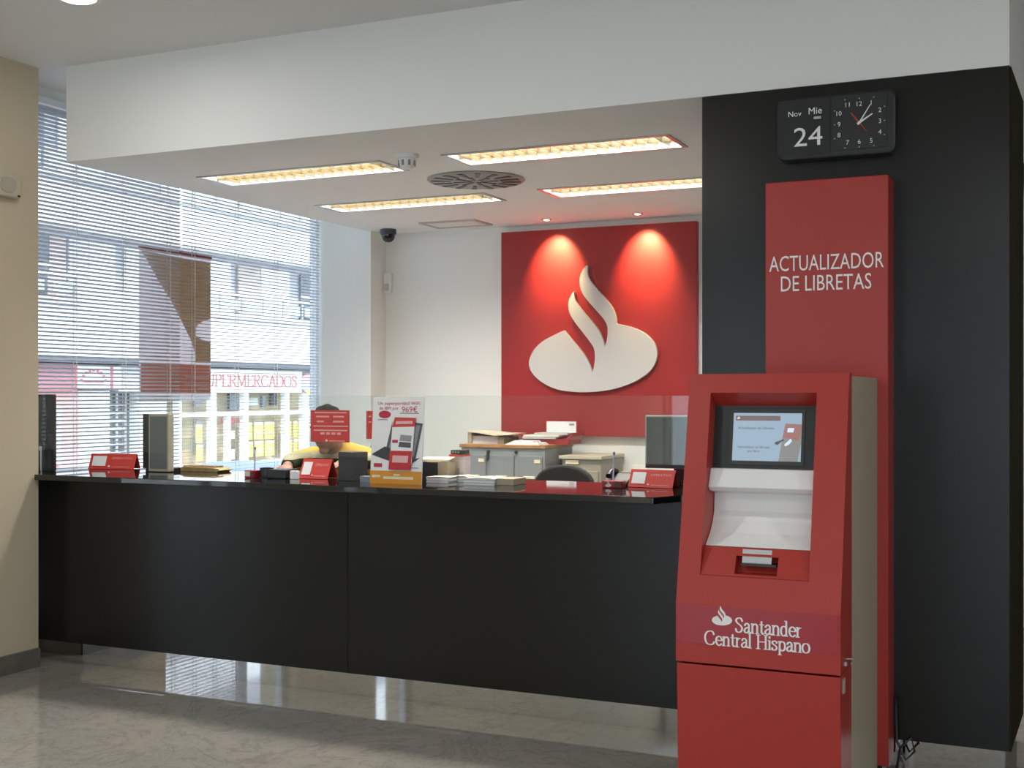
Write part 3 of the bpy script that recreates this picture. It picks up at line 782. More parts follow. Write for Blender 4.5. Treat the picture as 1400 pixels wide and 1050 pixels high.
def FY(px): return atX(px, 538, XF).y
def FZ(px, py): return atX(px, py, XF).z
t = thing('apartment_building', 'white apartment building across the street with balconies above shops', 'building', (XF-1, 26, ZS))
B(XF-1.2, XF-.75, 12, 42, ZS, 12).build('rear_wall', fgrey, t)
B(XF-.75, XF, 12, 42, 5.40, 6.45).build('facade_band', fwhite, t)
B(XF-.75, XF, 12, 42, 2.42, 3.60).build('facade_band', fwhite, t)
B(XF-.75, XF, 12, 42, 8.2, 12).build('facade_band', fwhite, t)
B(XF-.75, XF+.12, 12, 42, 6.45, 6.60).build('ledge', mat('ledge_grey', (.5, .5, .5), .9), t)
B(XF-.75, XF+.12, 24.9, 42, 3.60, 3.74).build('ledge', MATS['ledge_grey'], t)
B(XF-.75, XF+.12, 12, 21.8, 3.60, 3.74).build('ledge', MATS['ledge_grey'], t)
B(XF-.5, XF+.25, 12, 42, 2.26, 2.40).build('canopy_edge', mat('canopy_dark', (.10, .11, .13), .6), t)
bay = B(XF-.75, XF-.02, 21.8, 24.9, 3.60, 4.05).build('bay_parapet', fwhite, t)
# first floor windows and shutters (recessed behind the bands)
xr = XF-.72
def facew(a, b, z0, z1, mt, nm, d=.06):
    return B(xr, xr+d, FY(a), FY(b), z0, z1).build(nm, mt, t)
frm = mat('pale_frame', (.62, .63, .66), .6)
shut = mat('white_shutter', (.82, .82, .78), .7); tan = mat('tan_shutter', (.50, .43, .38), .7); pink = mat('pink_shutter', (.52, .40, .38), .7)
for a, b, mt, nm in ((40, 62, frm, 'window_frame'), (62, 96, dkwin, 'window'), (97, 119, pink, 'shutter'), (124, 150, mat('pale_blue_shutter', (.62, .66, .70), .7), 'shutter'), (151, 186, shut, 'shutter'),
                     (200, 236, shut, 'shutter'), (244, 280, tan, 'shutter'), (290, 342, shut, 'shutter'), (352, 382, tan, 'shutter'), (383, 421, shut, 'shutter'), (436, 470, dkwin, 'window'), (475, 500, shut, 'shutter')):
    w_ = facew(a, b, 3.76, 5.22, mt, nm)
    if nm == 'window':
        B(xr+.06, xr+.09, FY(a), FY(b), 4.5, 4.56).build('glazing_bar', frm, w_)
# second floor shutters, partly seen at the top
for a, b, mt in ((50, 90, dkwin), (110, 160, shut), (250, 300, shut), (320, 360, tan), (370, 420, shut)):
    facew(a, b, 6.62, 8.1, mt, 'shutter' if mt is not dkwin else 'window')
# balcony railings: posts, top rail, glass infill panels
gp = mat('green_glass_panel', (.50, .62, .60), .15)
rail = mat('rail_white', (.75, .76, .78), .5)
def railing(y0, y1, z0, step=.98):
    B(XF+.02, XF+.07, y0, y1, z0+.50, z0+.55).build('top_rail', rail, t)
    n = max(1, round((y1-y0)/step)); s_ = (y1-y0)/n
    for k in range(n+1):
        B(XF+.03, XF+.06, y0+k*s_-.03, y0+k*s_+.03, z0, z0+.50).build('rail_post', mat('post_grey', (.35, .36, .38), .6), t)
        if k < n: B(XF+.04, XF+.05, y0+k*s_+.13, y0+(k+1)*s_-.13, z0+.09, z0+.40).build('rail_panel', gp, t)
railing(26.0, 34.8, 3.74); railing(19.2, 21.7, 3.74); railing(24.9, 34.7, 6.60); railing(18.8, 22.7, 6.60)

# unseen house added along the street for its bright reflection in the floor
t0 = thing('added_building', 'added plain white house next along the street, outside the picture', 'building', (XF-1, -8, ZS))
B(XF-1.2, XF-.75, -32, 11.9, ZS, 12).build('rear_wall', fgrey, t0)
for z0_, z1_ in ((2.42, 3.6), (5.4, 6.45), (8.2, 12)): B(XF-.75, XF, -32, 11.9, z0_, z1_).build('facade_band', fwhite, t0)
B(XF-.74, XF-.5, -32, 11.9, ZS, 2.4).build('shop_wall', fwhite, t0)
for k in range(14): B(XF-.74, XF-.66, -31+k*3.05, -29.3+k*3.05, 3.75, 5.25).build('shutter', MATS['white_shutter'], t0)

# ground floor: left shops
B(XF-.75, XF+.02, 12, FY(104), 1.62, 2.24).build('shop_fascia', mat('dull_red_fascia', (.36, .17, .19), .6), t)
B(XF-.75, XF-.10, 12, FY(112), ZS, 1.62).build('shop_wall', mat('pink_wall', (.72, .38, .36), .8), t)
B(XF-.10, XF-.05, FY(80), FY(86), ZS+.9, 1.25).build('poster_frame', frm, t)
B(XF-.75, XF-.12, FY(112), FY(155), ZS, 1.62).build('roller_shutter', mat('cream_shutter', (.74, .74, .68), .7), t)
B(XF-.75, XF-.0, FY(162.5), FY(235), 1.60, 2.24).build('shop_fascia', mat('pale_grey_fascia', (.55, .56, .58), .7), t)
B(XF-.75, XF-.45, FY(155), FY(240), ZS, 1.60).build('shop_window', dkwin, t)
for k in range(9): B(XF-.45, XF-.40, FY(156), FY(190), -.35+k*.2, -.29+k*.2).build('grille_bar', mat('grille_grey', (.5, .5, .52), .5), t)
for p_ in (156, 166, 177, 189): B(XF-.44, XF-.39, FY(p_)-.03, FY(p_)+.03, ZS, 1.58).build('grille_post', MATS['grille_grey'], t)
B(XF-.75, XF-.1, FY(196), FY(232), ZS, 1.58).build('shop_wall', fwhite, t)
# projecting white sign with a red arch of letters
sg = B(XF-.05, XF+.06, FY(99), FY(162), 1.66, 2.22).build('shop_sign', mat('sign_white', (.78, .78, .80), .5), t)
rp_ = mat('sign_print_red', (.60, .10, .13), .6)
for p_ in (101, 150): B(XF+.06, XF+.065, FY(p_)-.05, FY(p_)+.05, 1.67, 2.21).build('sign_stripe', rp_, sg)
cy_, cz_ = FY(125.5), 1.74
for k in range(9):
    a = R(160-140*k/8); yy, zz = cy_+.42*math.cos(a), cz_+.36*math.sin(a)
    B(XF+.06, XF+.064, yy-.045, yy+.045, zz-.035, zz+.035).build('sign_letter', rp_, sg)
B(XF+.06, XF+.064, cy_-.34, cy_+.34, 1.80, 1.84).build('sign_line', rp_, sg)

# supermarket front
t2 = thing('supermarket_front', 'white framed supermarket shopfront with red lettered sign across the street', 'shopfront', (XF, 28, ZS))
warm = mat('shop_interior', (.52, .42, .27), .8, var=.35, vscale=1.2)
B(XF-.74, XF-.70, FY(241), FY(470), ZS, 1.6).build('shop_interior', warm, t2)
bd = B(XF-.12, XF+.10, FY(236), FY(409), 1.58, 2.22).build('sign_board', mat('sign_cream', (.80, .80, .79), .6), t2)
yl1 = FY(402); yl0 = yl1 - (yl1 - FY(289))*9.08/7.78
lettering('SUPERMERCADOS', (XF+.101, (yl0+yl1)/2, FZ(345, 521)), (0,1,0), UZ, yl1-yl0, mat('sign_red_faded', (.50, .09, .09), .6), bd, 'sign_lettering', font='serif', height=.36, off=.004)
# ribbon emblem at the sign's end
e1, e2 = FY(408), FY(431)
em = MB().ext([(e1, 1.70), (e1+.25, 1.58), (e2, 1.72), (e2, 2.12), (e1+.3, 2.14), (e1, 1.98)], (XF+.06, 0, 0), (0,1,0), (0,0,1), 0, .06).build('ribbon_emblem', mat('emblem_violet', (.42, .40, .68), .6), t2)
MB().ext([(e1+.03, 1.92), (e2, 2.02), (e2, 2.22), (e1+.30, 2.16), (e1+.05, 2.06)], (XF+.12, 0, 0), (0,1,0), (0,0,1), 0, .01).build('emblem_stripe', mat('emblem_pink', (.75, .33, .36), .6), em)
MB().ext([(e1+.2, 1.52), (e2, 1.55), (e2, 1.80), (e1+.32, 1.66)], (XF+.12, 0, 0), (0,1,0), (0,0,1), 0, .01).build('emblem_stripe', mat('emblem_yellow', (.86, .70, .16), .6), em)
MB().ext([(e1+.28, 2.14), (e2, 2.19), (e2, 2.25), (e1+.4, 2.21)], (XF+.125, 0, 0), (0,1,0), (0,0,1), 0, .01).build('emblem_edge', dkwin, em)
mull = mat('mullion_white', (.80, .80, .80), .5)
zb_ = -.36
for p_, w_ in ((243, .16), (290, .22), (311, .12), (334.5, .20), (390.5, .22), (416, .30), (470, .2)):
    B(XF-.1, XF+.06, FY(p_)-w_/2, FY(p_)+w_/2, zb_ if p_ != 311 else zb_, 1.58 if p_ != 311 else .95).build('mullion', mull, t2)
B(XF-.1, XF+.055, FY(243), FY(470), .93, 1.05).build('transom', mull, t2)
B(XF-.7, XF+.08, FY(236), FY(470), ZS, zb_).build('stall_riser', mull, t2)
yel = mat('price_yellow', (.78, .66, .16), .6)
def sheet(a, b, z0, z1, mt):
    o_ = B(XF-.16, XF-.15, FY(a), FY(b), z0, z1).build('price_poster', mt, t2)
    B(XF-.15, XF-.145, FY(a)+.03, FY(b)-.03, z1-.09, z1-.02).build('poster_heading', mat('poster_heading', (.85, .80, .80), .6), o_)
    B(XF-.15, XF-.145, FY(a)+.1, FY(b)-.12, z0+.1, z0+.22).build('poster_price', mat('poster_price', (.55, .50, .30), .6), o_)
for r_, (z0, z1) in enumerate(((.24, .74), (-.24, .20))):
    for a, b in ((339, 351), (353.5, 365.5), (368, 381), (396, 404), (407, 414), (274, 283)): sheet(a + r_*.6, b + r_*.6, z0, z1, yel)
B(XF-.16, XF-.15, FY(317), FY(327), .3, .52).build('notice', mull, t2); B(XF-.16, XF-.15, FY(317), FY(327), -.28, .0).build('notice', mull, t2)
B(XF-.5, XF-.45, FY(322), FY(349), .72, .86).build('shelf_sign', rp_, t2)
for a, b, z0, z1, mt in ((338, 353, 1.08, 1.55, dkwin), (382, 387, 1.15, 1.5, dkwin), (394, 402, 1.2, 1.55, dkwin), (292, 300, 1.18, 1.5, fgrey), (362, 376, 1.2, 1.42, mull), (293, 303, -.1, .85, fgrey)):
    B(XF-.69, XF-.6, FY(a), FY(b), z0, z1).build('shelf_unit', mt, t2)

# parked blue car in the street, only its roof shows over the counter
cx, cyy = -11.6, 16.25
t = thing('parked_car', 'blue car parked in the street, its roof just above the counter', 'car', (cx, cyy, ZS-.12))
cb = mat('car_blue', (.10, .16, .34), .3)
g0 = ZS-.12
def cprof(pr, x0, x1, nm, mt, par, bv=.0): return MB().px([(cyy+a, g0+b) for a, b in pr], x0, x1).build(nm, mt, par, bevel=bv)
body = cprof([(-2.05,.32),(2.0,.30),(2.08,.55),(1.95,.82),(.95,.92),(-1.3,.94),(-2.0,.88),(-2.1,.6)], cx-.82, cx+.82, 'car_body', cb, t, .08)
cab = cprof([(-1.62,.92),(1.05,.90),(.45,1.48),(.15,1.59),(-.75,1.61),(-1.2,1.54)], cx-.70, cx+.70, 'cabin', cb, t, .09)
for s_ in (-1, 1):
    cprof([(-1.40,.97),(-.35,.97),(-.35,1.46),(-1.12,1.44)], cx+s_*.700-.004, cx+s_*.700+.004, 'side_window', dkwin, cab)
    cprof([(-.28,.97),(.78,.95),(.36,1.38),(-.28,1.46)], cx+s_*.700-.004, cx+s_*.700+.004, 'side_window', dkwin, cab)
    for yy in (-1.3, 1.3): MB().lathe([(.16, -.02), (.31, 0), (.31, .16), (.16, .18)], (cx+s_*.82-(.16 if s_ > 0 else 0), cyy+yy, g0+.31), (1,0,0), 24).build('wheel', M['blackp'], t, smooth=True)

# ================================================================== POSTER ON THE WINDOW (seen from behind, through the slats)
XPz = XW-.035
t = thing('window_poster', 'brown and red poster hung on the window glass behind the slats', 'poster', (XPz, 6.895, 1.49))
ya, yb_, zt_, zb2 = 6.515, 7.275, 2.53, 1.494
def PO(u, v): return (ya + (yb_-ya)*u, zt_ - (zt_-zb2)*v)
def pz_(poly, nm, mt, t0, t1, par): return MB().ext([PO(*p) for p in poly], (XPz, 0, 0), (0,1,0), (0,0,1), t0, t1).build(nm, mt, par)
sheet_ = pz_([(0,0),(1,0),(1,.955),(.985,.98),(.93,1.),(0,1.)], 'sheet', mat('poster_sheet', (.72, .67, .68), .7, trans=.85), 0, .002, t)
B(XPz-.008, XPz+.012, ya, yb_, zt_, zt_+.028).build('hanging_rail', mat('dark_red_rail', (.28, .05, .05), .5), t)
pbr = mat('poster_brown', (.62, .50, .34), .7, trans=.85)
pz_([(.03,.01),(.99,.03),(.99,.42),(.88,.44),(.78,.48),(.77,.54),(.86,.57),(.99,.58),(.99,.73),(.74,.73),(.78,.69),(.70,.57),(.58,.46),(.44,.33),(.26,.20)], 'printed_area', pbr, .0022, .003, sheet_)
pz_([(.02,.745),(.99,.745),(.99,.945),(.02,.945)], 'printed_band', mat('poster_salmon', (.70, .42, .33), .7, trans=.85), .0022, .003, sheet_)
for v in (.825, .875, .905): pz_([(.62 if v < .9 else .8, v), (.97, v), (.97, v+.012), (.62 if v < .9 else .8, v+.012)], 'printed_line', mat('poster_line', (.9, .75, .68), .7, trans=.7), .0032, .0036, sheet_)

# ================================================================== THINGS ON THE COUNTER
def on_top(px, py): return atZ(px, py, ZT)
Z1, Z2 = ZT, ZT+.0015          # window-end and kiosk-end worktop surfaces

o = B(-5.585, -5.462, 5.47, 5.50, Z1, 1.545)
o = o.build('end_panel', M['blackp'], bevel=.004)
tag(o, 'upright black end panel at the window end of the counter', 'panel')

def desk_sign(c, ang, w, h, label, z, lean=.42, word='OPERATIVO'):
    """tent-shaped counter sign: leaning red face with a white card, a rear prop"""
    c = Vector((c[0], c[1], z)); ca, sa = math.cos(ang), math.sin(ang)
    r = Vector((ca, sa, 0)); back = Vector((-sa, ca, 0)); u = (Vector((0,0,1)) + back*lean).normalized()
    t = thing('desk_sign', label, 'desk sign', c, 'red position signs on the counter')
    f = MB().ext(rect(-w/2, w/2, 0, h), c, r, u, 0, .004).build('face', M['redsign'], t)
    card = MB().ext(rect(-w*.44, -w*.44+w*.30, h*.2, h*.84), c, r, u, .004, .0055).build('card', M['paper'], t)
    top = c + u*h
    MB().ext([(-w/2, 0), (w/2, 0), (w/2, -h*.98), (-w/2, -h*.98)], top, r, (Vector((0,0,1)) - back*lean).normalized(), -.004, -.001).build('rear_leaf', M['redsign'], t)
    lettering(word, c + r*(w*.20) + u*(h*.70), r, u, w*.46, mat('pale_pink_print', (.80, .40, .36), .5), t, off=.004, height=h*.13)
    MB().ext(emblem(w*.05), c + r*(-w*.06) + u*(h*.17), r, u, .004, .0045).build('emblem', M['whiteprint'], t)
    MB().ext(rect(.0, w*.40, h*.13, h*.155), c, r, u, .004, .0045).build('fine_print', MATS['pale_pink_print'], t)
    return t
p = on_top(152, 641.5); desk_sign(p, R(13), .30, .098, 'red desk sign with blank card on the counter nearest the window', Z1)
p = on_top(428, 655); desk_sign(p, R(4), .175, .118, 'red desk sign with white card in front of the seated clerk', Z1, .55)
p = on_top(889, 667.5); desk_sign(p, R(-5), .232, .094, 'red desk sign with white card beside the kiosk', Z2, .5)

# upright grey unit with beige frame
a = on_top(203, 646); yT = 5.66
t = thing('monitor', 'upright grey screen back with beige edges near the window', 'monitor', (-4.66, yT, Z1))
x0, x1 = atY(203, 600, yT).x, atY(230, 600, yT).x
zt = atY(215, 566, yT).z
B(x0, x1, yT, yT+.05, Z1+.004, zt).build('frame', mat('beige_frame', (.46, .42, .34), .5), t, bevel=.003)
B(x0+.012, x1-.010, yT-.002, yT, Z1+.02, zt-.014).build('face', mat('slate_grey', (.17, .18, .175), .4), t)
MB().px([(yT+.012, Z1+.02), (yT+.012, zt), (yT+.10, zt-.01), (yT+.16, zt-.1), (yT+.16, Z1+.02)], x0-.052, x0-.001).build('rear_shell', M['blackp'], t)
B(x0-.03, x1-.01, yT+.01, yT+.14, Z1, Z1+.02).build('foot', M['blackp'], t)

# tan tray
p = on_top(280, 646); t = thing('tray', 'tan wooden tray with rounded ends on the counter before the window', 'tray', (p.x, 5.84, Z1))
xa, xb = atY(251, 640, 5.84).x, atY(309, 640, 5.84).x
tanm = mat('tan_wood', (.42, .29, .12), .5, var=.2, vscale=20)
MB().ext([(xa+.02, 0), (xb-.02, 0), (xb, .012), (xb-.012, .022), (xb-.06, .027), (xa+.06, .03), (xa+.012, .022), (xa, .012)], (0, 5.84, Z1), RX, UZ, -.06, .06).build('base', tanm, t, bevel=.003)
B(xa+.03, xb-.05, 5.80, 5.88, Z1+.027, Z1+.034).build('rim', mat('dark_tan', (.25, .17, .07), .5), t)

# pen stand, middle
def pen_stand(px, py, yy, z, label, w, h, penpx, pentop, tip, group):
    c = atY(px, py, yy); t = thing('pen_stand', label, 'pen stand', (c.x, yy, z), group)
    B(c.x-w/2, c.x+w/2, yy-.03, yy+.03, z, z+h).build('base', mat('pen_red', (.36, .02, .03), .3), t, bevel=.004)
    B(c.x+w*.12, c.x+w/2-.002, yy-.032, yy-.0295, z+.004, z+h-.004).build('dark_end', mat('pen_dark', (.10, .02, .015), .3), t)
    q = atY(penpx, pentop, yy); q0 = Vector((atY(penpx-1, pentop+30, yy).x, yy, z+h-.004))
    pen = MB().tube([q0, q], .0042, 8).build('pen', mat('pen_barrel', (.55, .55, .72), .3), t)
    MB().tube([q + (q-q0).normalized()*.0, q + (q-q0).normalized()*-.014], .0052, 8).build('pen_cap', tip, pen)
    return t, c
t, c = pen_stand(345, 646, 5.50, Z1, 'small red pen stand with dark pen beside the black tray', .062, .042, 349, 611, M['blackp'], 'pen stands on the counter')
B(c.x-.028, c.x+.012, 5.4685, 5.4705, Z1+.010, Z1+.036).build('label_plate', M['cream'], t)
t, c = pen_stand(839.5, 660, 5.62, Z2, 'red pen stand with violet pen near the kiosk', .105, .036, 839.5, 618, mat('violet', (.12, .06, .30), .4), 'pen stands on the counter')
MB().ext(emblem(.030), (c.x-.018, 5.59, Z2+.013), RX, UZ, .0, .001).build('emblem', M['whiteprint'], t)

# black tray with a roll and a cream slip
t = thing('desk_tray', 'low black desk tray with round holder beside the clerk', 'tray', (-3.95, 5.52, Z1))
xa, xb = atY(371, 645, 5.52).x, atY(396, 645, 5.52).x
B(xa, xb, 5.48, 5.60, Z1, Z1+.05).build('tray_body', M['blackp'], t, bevel=.006)
cxx = atY(363, 645, 5.52).x
MB().lathe([(.036, 0), (.038, .012), (.036, .05), (.040, .055), (.030, .056), (.028, .045)], (cxx, 5.53, Z1), n=24).build('round_holder', M['blackp'], t, smooth=True)
cx2 = atY(402, 648, 5.50).x
o = B(cx2-.02, cx2+.022, 5.49, 5.52, Z1, Z1+.045).build('card_box', M['paper'], bevel=.002); tag(o, 'small white card block between black tray and red sign', 'card')

# dark grey box turned corner-on
p = atY(486, 640, 5.50)
p.y = 5.49
m = MB().box(p.x, p.x+.10, 5.49, 5.61, Z1, Z1+.152); m.rotz(R(77), (p.x, 5.49, 0))
o = m.build('storage_box', mat('charcoal_board', (.045, .043, .045), .6), bevel=.003); tag(o, 'dark grey cardboard box standing corner-on beside the advertising standee', 'box')
o = B(p.x+.055, p.x+.15, 5.455, 5.50, Z2, Z2+.03).build('leaflet_pack', mat('blue_grey_pack', (.20, .23, .28), .6)); tag(o, 'flat blue-grey leaflet pack between dark box and standee', 'leaflets')
p0 = Vector((p.x+.055, 5.455, Z2))

# advertising standee
YS = 5.40
A_ = lambda px, py: atY(px, py, YS-.002)
xl, xr_ = A_(505.5, 600).x, A_(576, 600).x; W_ = xr_-xl
zt = A_(540, 543).z; z0 = Z2; Hh = zt-z0
t = thing('advert_standee', 'white cardboard advert with laptop picture and orange foot on counter', 'standee', ((xl+xr_)/2, YS, z0))
uu = Vector((0, .05, 1)).normalized()
O0 = Vector(((xl+xr_)/2, YS, z0))
def st(poly, nm, mt, k, par=None): # poly in fractions of the board, k = layer
    return MB().ext([((a-.5)*W_, b*Hh) for a, b in poly], O0, RX, uu, k*.0008, k*.0008+.0008).build(nm, mt, par or t)
MB().ext([(-W_/2, .0), (W_/2, .0), (W_/2+.004, Hh), (-W_/2+.008, Hh)], O0, RX, uu, -.005, .0).build('board', M['paper'], t)
MB().px([(YS+.012, z0), (YS+.035, z0), (YS+.035, z0+.012), (YS+.026, z0+Hh*.7), (YS+.02, z0+Hh*.7)], O0.x-.02, O0.x+.02).build('prop', M['paper'], t)
foot = st(rect(0, 1, 0, .15), 'orange_foot', M['orange'], .01)
prd = mat('print_red', (.50, .03, .07), .6); pgr = mat('print_grey', (.10, .10, .105), .5); pl_ = mat('print_light', (.62, .62, .64), .5)
def sl_(s_, a, b, wfr, mt, par=t, hh=None): lettering(s_, O0 + Vector((1,0,0))*((a-.5)*W_) + uu*(b*Hh), RX, uu, wfr*W_, mt, par, 'print_text', off=.0016, thick=.0004, height=hh)
sl_('Un superportátil WiFi', .53, .925, .82, prd, hh=.022); sl_('de IBM por', .34, .868, .38, prd, hh=.020); sl_('969€', .74, .862, .30, prd, hh=.030)
st(rect(.56, .92, .812, .82), 'print_rule', pgr, 1)
st([(.26+.12*math.cos(R(a)), .80+.045*math.sin(R(a))) for a in range(0, 360, 24)], 'print_badge', prd, 1)
st(rect(.13, .32, .735, .742), 'print_rule', pgr, 1)
# laptop picture: lid, keyboard
st([(.42,.74),(1.0,.70),(.88,.30),(.80,.24),(.70,.24),(.30,.40)], 'print_laptop_lid', pgr, 1)
st([(.47,.71),(.95,.675),(.84,.32),(.36,.42)], 'print_laptop_screen', mat('print_mid', (.30, .30, .32), .4), 2)
st([(.02,.335),(.28,.43),(.85,.29),(.96,.31),(.80,.235),(.60,.22)], 'print_laptop_base', mat('print_dark', (.05, .05, .055), .5), 3)
st(rect(.07, .23, .19, .235), 'print_logo_block', prd, 1)
st(rect(.78, .93, .185, .197), 'print_rule', mat('print_blue', (.30, .34, .50), .5), 1)
st([(.04,.07),(.2,.075),(.2,.10),(.04,.10)], 'print_rule', mat('print_cream', (.85, .70, .45), .5), 1.2, foot)
st([(.26,.055),(.84,.055),(.84,.085),(.26,.085)], 'print_rule', MATS['print_cream'], 1.2, foot)
st([(.46,.095),(.58,.095),(.58,.115),(.46,.115)], 'print_rule', MATS['print_cream'], 1.2, foot)

# leaflet pocket fixed to the standee
yL = YS-.016
def lf(poly, nm, mt, k, par): 
    return MB().ext([((a-.5)*W_, b*Hh) for a, b in poly], O0 + Vector((0, -.012, 0)), RX, uu, k*.0008-.004, k*.0008).build(nm, mt, par)
le = thing('leaflet', 'red and white leaflet with device picture leaning on the standee', 'leaflet', (O0.x+.02, yL, z0))
lf([(.40,.235),(.82,.235),(.87,.765),(.44,.765)], 'sheet', M['paper'], 0, le)
lf([(.43,.655),(.87,.665),(.88,.765),(.48,.77)], 'heading', M['redsign'], 1, le)
lf([(.38,.165),(.80,.165),(.83,.385),(.40,.385)], 'pocket', mat('pocket_red', (.55, .03, .035), .4), 2, le)
lf([(.58,.50),(.80,.49),(.82,.56),(.60,.57)], 'picture', MATS['print_mid'], 1, le)
lf([(.56,.43),(.80,.42),(.80,.48),(.58,.49)], 'picture', pgr, 1, le)
lf([(.44,.475),(.55,.475),(.55,.51),(.44,.51)], 'badge', prd, 1, le)
lf([(.45,.25),(.75,.25),(.76,.33),(.46,.33)], 'pocket_print', mat('pocket_print', (.75, .45, .45), .5), 3.2, le)
lf([(.50,.69),(.82,.695),(.83,.73),(.51,.725)], 'heading_print', MATS['pocket_print'], 2.2, le)

# red notices on the glass
def notice(px0, py0, px1, py1, label, lines):
    yy = YG-.0035
    a, b = atY(px0, py1, yy), atY(px1, py0, yy); t = thing('glass_notice', label, 'notice', ((a.x+b.x)/2, yy, a.z), 'red notices stuck on the glass screen')
    w, h = b.x-a.x, b.z-a.z
    B(a.x, b.x, yy-.0012, yy, a.z, b.z).build('sheet', M['redsign'], t)
    for (u0, u1, v, hh) in lines:
        B(a.x+w*u0, a.x+w*u1, yy-.0018, yy-.0012, a.z+h*(v-hh/2), a.z+h*(v+hh/2)).build('print_line', MATS['pale_pink_print'], t)
    return t, a, w, h, yy
L_ = [(.1,.92,.925,.04), (.14,.48,.80,.05), (.58,.86,.80,.05), (.16,.34,.645,.05), (.58,.86,.645,.05), (.06,.96,.50,.035), (.08,.94,.37,.04), (.25,.36,.27,.07), (.40,.50,.27,.07), (.54,.64,.27,.07), (.68,.78,.27,.07), (.48,.88,.03+.01,.025)]
t, a, w, h, yy = notice(425, 561, 478, 604, 'red opening-hours notice on the glass hiding the clerk\'s face', L_)
MB().ext(emblem(w*.065), (a.x+w*.41, yy-.0012, a.z+h*.045), RX, UZ, 0, .0006).build('emblem', M['whiteprint'], t)
notice(501, 562, 551, 600, 'red notice on the glass mostly hidden behind the standee', [(.06,.14,.8,.05), (.06,.14,.6,.04)])

# ------------------------------------------------ paper things right of the standee
t = thing('open_box', 'open black box with cream flaps behind the leaflet stacks', 'box', (-2.9, 5.78, Z2))
xa, xb = atY(574, 640, 5.74).x, atY(598, 640, 5.74).x; xc_ = atY(612, 640, 5.74).x
zt = atY(590, 632, 5.74).z
B(xa, xb, 5.74, 5.835, Z2, zt).build('box_body', M['blackp'], t)
B(xb+.001, xc_, 5.742, 5.835, Z2, zt).build('box_side', mat('kraft', (.40, .34, .24), .7), t)
MB().add([(xa-.01, 5.745, zt+.012), ((xa+xb)/2+.02, 5.745, zt-.006), (xc_, 5.76, zt+.012), (xc_-.004, 5.838, zt+.022), (xa-.01, 5.838, zt+.022),
          (xa-.01, 5.745, zt+.015), ((xa+xb)/2+.02, 5.745, zt-.002), (xc_, 5.76, zt+.015), (xc_-.004, 5.838, zt+.025), (xa-.01, 5.838, zt+.025)],
         [(0,1,2,3,4),(9,8,7,6,5),(0,5,6,1),(1,6,7,2),(2,7,8,3),(3,8,9,4),(4,9,5,0)]).build('flap', M['cream'], t)
def stack(px0, px1, yy, d, n, label, h=.0052):
    xa, xb = atY(px0, 655, yy).x, atY(px1, 655, yy).x
    t = thing('leaflet_stack', label, 'leaflets', ((xa+xb)/2, yy+d/2, Z2), 'leaflet stacks on the counter')
    for k in range(n):
        j = random.uniform(-.003, .003)
        B(xa+j, xb+j, yy+random.uniform(0, .003), yy+d, Z2+k*h, Z2+(k+.86)*h).build('leaflet_bundle', M['paper'] if k % 3 != 1 else mat('paper_grey', (.52, .52, .56), .8), t)
    m = MB(); zt = Z2+n*h
    m.add([(xa-.002, yy-.002, zt), ((xa+xb)/2, yy-.002, zt+.004), (xb+.002, yy-.002, zt), (xb+.002, yy+d, zt), ((xa+xb)/2, yy+d, zt+.004), (xa-.002, yy+d, zt)], [(0,1,4,5),(1,2,3,4)])
    sm = m.build('top_sheet', M['cream'], t)
    return t
stack(583, 613, 5.60, .10, 5, 'small leaflet stack behind, next to the standee')
stack(634, 676, 5.53, .16, 6, 'white leaflet stack in front, nearest the red reflection')
stack(616, 640, 5.702, .10, 5, 'narrow leaflet stack half hidden between the other stacks')
o = B(atY(677, 655, 5.55).x, atY(702, 655, 5.55).x, 5.55, 5.70, Z2, Z2+.033).build('kraft_block', mat('kraft', (.40, .34, .24), .7), bevel=.002); tag(o, 'brown-grey paper block at the end of the leaflet stacks', 'paper block')
# red and white box with black calculator on top
t = thing('leaflet_box', 'white printed box with red lid strip beside the filing cabinet', 'box', (-2.75, 5.86, Z2))
xa, xb = atY(615.5, 630, 5.85).x, atY(634, 630, 5.84).x; zt = atY(620, 624, 5.84).z
B(xa, xb, 5.845, 5.92, Z2, zt).build('box_body', mat('pale_print', (.72, .66, .66), .6), t)
B(xa-.004, xb, 5.842, 5.924, zt, zt+.010).build('lid', M['redsign'], t)
for k in range(3): B(xa+.008+.02*k, xa+.018+.02*k, 5.838, 5.84, Z2+.01, Z2+.06).build('print', mat('print_mauve', (.45, .36, .40), .6), t)
o = B(xa+.002, xb, 5.85, 5.91, zt+.0105, zt+.034).build('calculator', M['blackp'], bevel=.003); tag(o, 'black calculator lying on the white printed box', 'calculator')
for k in range(3): B(xa+.012+k*.016, xa+.022+k*.016, 5.848, 5.85, zt+.016, zt+.028).build('key', M['grey'], o)

# right monitor
ym = 5.84
t = thing('monitor', 'flat dark monitor with pale rim behind the counter beside the kiosk', 'monitor', (-1.78, ym, Z2))
xa, xb = atY(882, 600, ym).x, -1.60; zt, zb3 = atY(900, 568, ym).z, atY(900, 637, ym).z
B(xa, xb, ym, ym+.035, zb3-.012, zt).build('casing', mat('silver_rim', (.45, .46, .47), .35), t, bevel=.003)
B(xa+.008, xb-.008, ym-.002, ym, zb3+.012, zt-.008).build('display', mat('monitor_dark', (.035, .045, .055), .06, spec=.9), t)
B(xa+.004, xb-.004, ym-.003, ym, zb3-.010, zb3+.012).build('lower_bezel', M['blackp'], t)
B((xa+xb)/2-.03, (xa+xb)/2+.03, ym+.036, ym+.06, Z2+.012, zb3+.05).build('neck', M['blackp'], t)
B((xa+xb)/2-.09, (xa+xb)/2+.09, ym-.03, ym+.10, Z2, Z2+.012).build('foot', M['blackp'], t)
